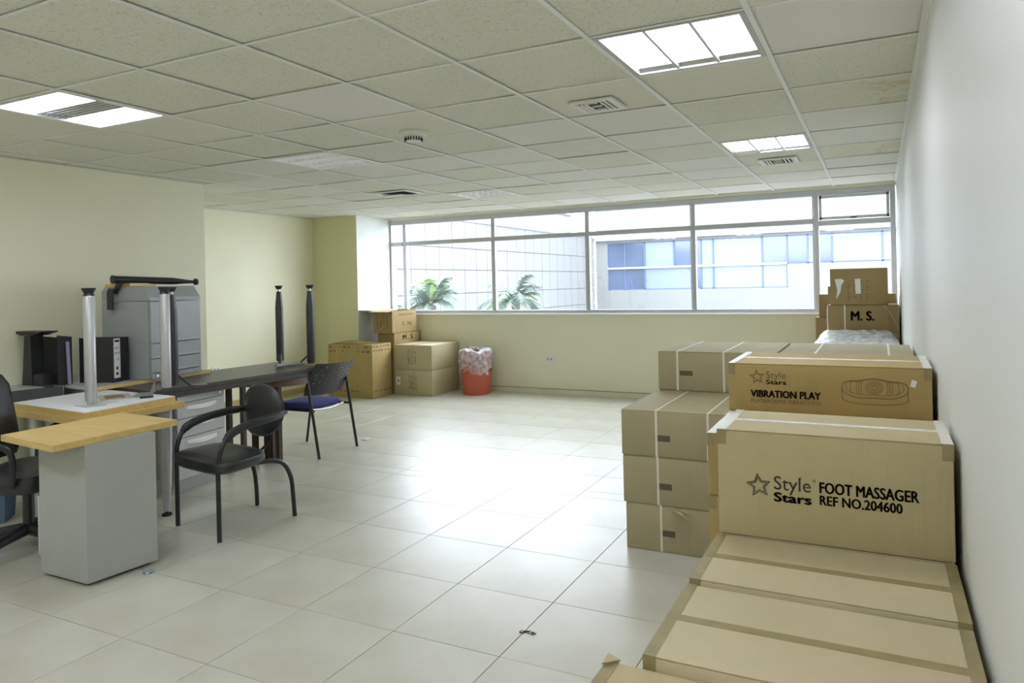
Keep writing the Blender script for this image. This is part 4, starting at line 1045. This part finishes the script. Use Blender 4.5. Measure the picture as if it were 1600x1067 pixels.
# perforated back: curved panel, real holes
g = MB()
us = [0]; 
for k in range(7):
    c = .13+.123*k; us += [c-.014, c+.014]
us.append(1.0)
vs = [0, .28]
for k in range(5):
    c = .38+.125*k; vs += [c-.022, c+.022]
vs.append(1.0)
def bp(u, v, off):
    yy = 4.475 + (4.965-4.475)*u; bow = -.045*(1-(2*u-1)**2)
    x = -4.352 + .155*v*v + bow*(-1) * -1 + off
    xx = -4.345 + .150*v**1.6 - bow*.9*1.0
    return Vector((-4.350+.150*v**1.6+.040*(1-(2*u-1)**2)+off, yy + (.02 if u > .5 else -.02)*v*.3, .523+.275*v - .012*(1-(2*u-1)**2)))
grid = {}
for off, tagk in ((0, 0), (.006, 1)):
    for a, u in enumerate(us):
        for b, v in enumerate(vs): grid[(a, b, tagk)] = g.bm.verts.new(bp(u, v, off))
def solid(a, b):
    if a < 0 or b < 0 or a >= len(us)-1 or b >= len(vs)-1: return False
    return not (a % 2 == 1 and b % 2 == 0 and b >= 2 and a < len(us)-1 and (b < len(vs)-1) and (b-2)//2 < 5 and b % 2 == 0 and a % 2 == 1)
# holes lie where u index is odd (narrow column) and v index is even >=2 (narrow row)
def hole(a, b): return 0 < a < len(us)-2 and a % 2 == 1 and b >= 2 and b % 2 == 0 and b < len(vs)-2
for a in range(len(us)-1):
    for b in range(len(vs)-1):
        if vs[b+1]-vs[b] < .06 and us[a+1]-us[a] < .04 and b >= 2: continue
        for k_ in (0, 1):
            q = [grid[(a, b, k_)], grid[(a+1, b, k_)], grid[(a+1, b+1, k_)], grid[(a, b+1, k_)]]
            g.bm.faces.new(q if k_ else q[::-1])
bes = [e for e in g.bm.edges if len(e.link_faces) == 1]
lut = {}
for (a, b, k_), v in grid.items(): lut[v] = (a, b, k_)
for e in bes:
    (a, b, k1), (c, d, k2) = lut[e.verts[0]], lut[e.verts[1]]
    if k1 == 0:
        try: g.bm.faces.new((grid[(a, b, 0)], grid[(c, d, 0)], grid[(c, d, 1)], grid[(a, b, 1)]))
        except Exception: pass
g.build('backrest', blk_m, t, False)
# office swivel chair at the edge
oc = Vector((-4.30, 2.30, 0)); th_ = math.radians(20)
t = thing('office_chair', 'black leather swivel chair with armrests, behind the nearest pedestal', 'office chair', (oc.x, oc.y, 0), th_, local=True)
# local: faces +x
g = MB(); soft_slab(g, [(-.22, -.24, .46), (.25, -.25, .47), (.25, .25, .47), (-.22, .24, .46)], 0, .10, round_=.25, dome=.025); g.build('seat', leath_m, t, True)
g = MB(); pts = []
rings = []
for v in range(9):
    s = v/8; z = .50+.46*s; w = .22*(1-.10*s*s)*(1 if 0 < v < 8 else .86); x = -.235-.07*s
    ring = []
    for k in range(16):
        a = 2*PI*k/16; ring.append(g.bm.verts.new((x+.045*math.sin(a)*(1 if 0 < v < 8 else .5), w*math.copysign(abs(math.cos(a))**.6, math.cos(a)), z)))
    rings.append(ring)
for A_, B_ in zip(rings, rings[1:]):
    for k in range(16): g.bm.faces.new((A_[k], A_[(k+1) % 16], B_[(k+1) % 16], B_[k]))
g.bm.faces.new(rings[0][::-1]); g.bm.faces.new(rings[-1]); g.build('backrest', leath_m, t, True)
for s in (-1, 1):
    MB().tube(bezier([(-.15, s*.24, .42), (-.17, s*.29, .56), (-.06, s*.30, .64), (.10, s*.30, .645), (.18, s*.30, .59), (.14, s*.26, .42)], 6), .019, 10, flat=.7).build('armrest', blk_m, t, True)
MB().tube([(0, 0, .12), (0, 0, .36)], .028, 16).build('gas_column', blkm_m, t, True)
MB().box(-.10, -.12, .34, .12, .12, .37, bev=.01).build('tilt_plate', blk_m, t)
for k in range(5):
    a = 2*PI*k/5 + math.radians(-70) - th_
    c, s = math.cos(a), math.sin(a)
    l = MB().tube([(0, 0, .12), (c*.16, s*.16, .105), (c*.30, s*.30, .080)], [.035, .028, .018], 10).build('base_leg', blk_m, t, True)
    g = MB()
    for q in (-1, 1): g.tube([(c*.30-s*q*.010, s*.30+c*q*.010, .029), (c*.30-s*q*.028, s*.30+c*q*.028, .029)], .028, 18)
    g.tube([(c*.30, s*.30, .03), (c*.30, s*.30, .085)], .01, 8); g.build('caster', blk_m, l, True)
# blue waste bin behind it
t = thing('blue_bin', 'blue plastic bin under the maple desk behind the swivel chair', 'bin', (-5.06, 2.50, 0))
g = MB(); g.lathe((-5.06, 2.50, 0), [(.12, 0), (.125, .005), (.15, .30), (.156, .305), (.156, .315), (.145, .315), (.118, .02)], 4, 1, 1); g.build('bucket', bluebin_m, t)

# ------------------------------------------------------------------ small things
def socket(name, label, x0, y0, z0, x1, y1, z1, axis):
    t = thing(name, label, 'socket', ((x0+x1)/2, (y0+y1)/2, (z0+z1)/2))
    MB().box(x0, y0, z0, x1, y1, z1, bev=.002).build('plate', plastic_w, t)
    g = MB()
    for s in (.3, .7):
        if axis == 'y': xx = x0+(x1-x0)*s; g.box(xx-.012, y0-.0012, z0+.025, xx+.012, y0-.0002, z1-.025)
        else: yy = y0+(y1-y0)*s; g.box(x1+.0002, yy-.012, z0+.025, x1+.0012, yy+.012, z1-.025)
    g.build('outlet_face', grey_m, t)
socket('wall_socket', 'pale double wall socket low on the wall under the window', -3.885, YB-.009, .405, -3.765, YB-.0005, .485, 'y')
socket('wall_socket', 'pale wall socket on the recessed wall behind the dark table top', XREC+.0005, 5.84, .445, XREC+.009, 5.96, .525, 'x')
t = tag(MB().prism([(-3.373, 2.33), (-3.34, 2.325), (-3.325, 2.365), (-3.36, 2.372)], .0005, .012).build('litter_wrapper', mat('blue_wrapper', (52, 92, 140), .3, col2=(190, 205, 210), vscale=60)), 'small crumpled blue wrapper on the floor by the nearest pedestal', 'litter')
g = MB()
for k in range(26):
    a = R.uniform(0, 2*PI); r_ = R.random()**.6
    x, y_ = -1.311+.036*r_*math.cos(a), 2.567+.018*r_*math.sin(a); s = R.uniform(.002, .006)
    g.prism([(x-s, y_-s*.6), (x+s, y_-s*.4), (x+s*.4, y_+s)], .0006, .003)
tag(g.build('dried_dirt', mat('dirt', (64, 60, 56), .9)), 'small dark patch of dried dirt on a floor tile', 'dirt', kind='stuff')
tag(MB().prism([(-4.35, 5.20), (-4.30, 5.21), (-4.29, 5.26), (-4.33, 5.27)], .0005, .010).build('paper_scrap', paper_m), 'tiny white paper scrap on the floor past the visitor chair', 'paper')
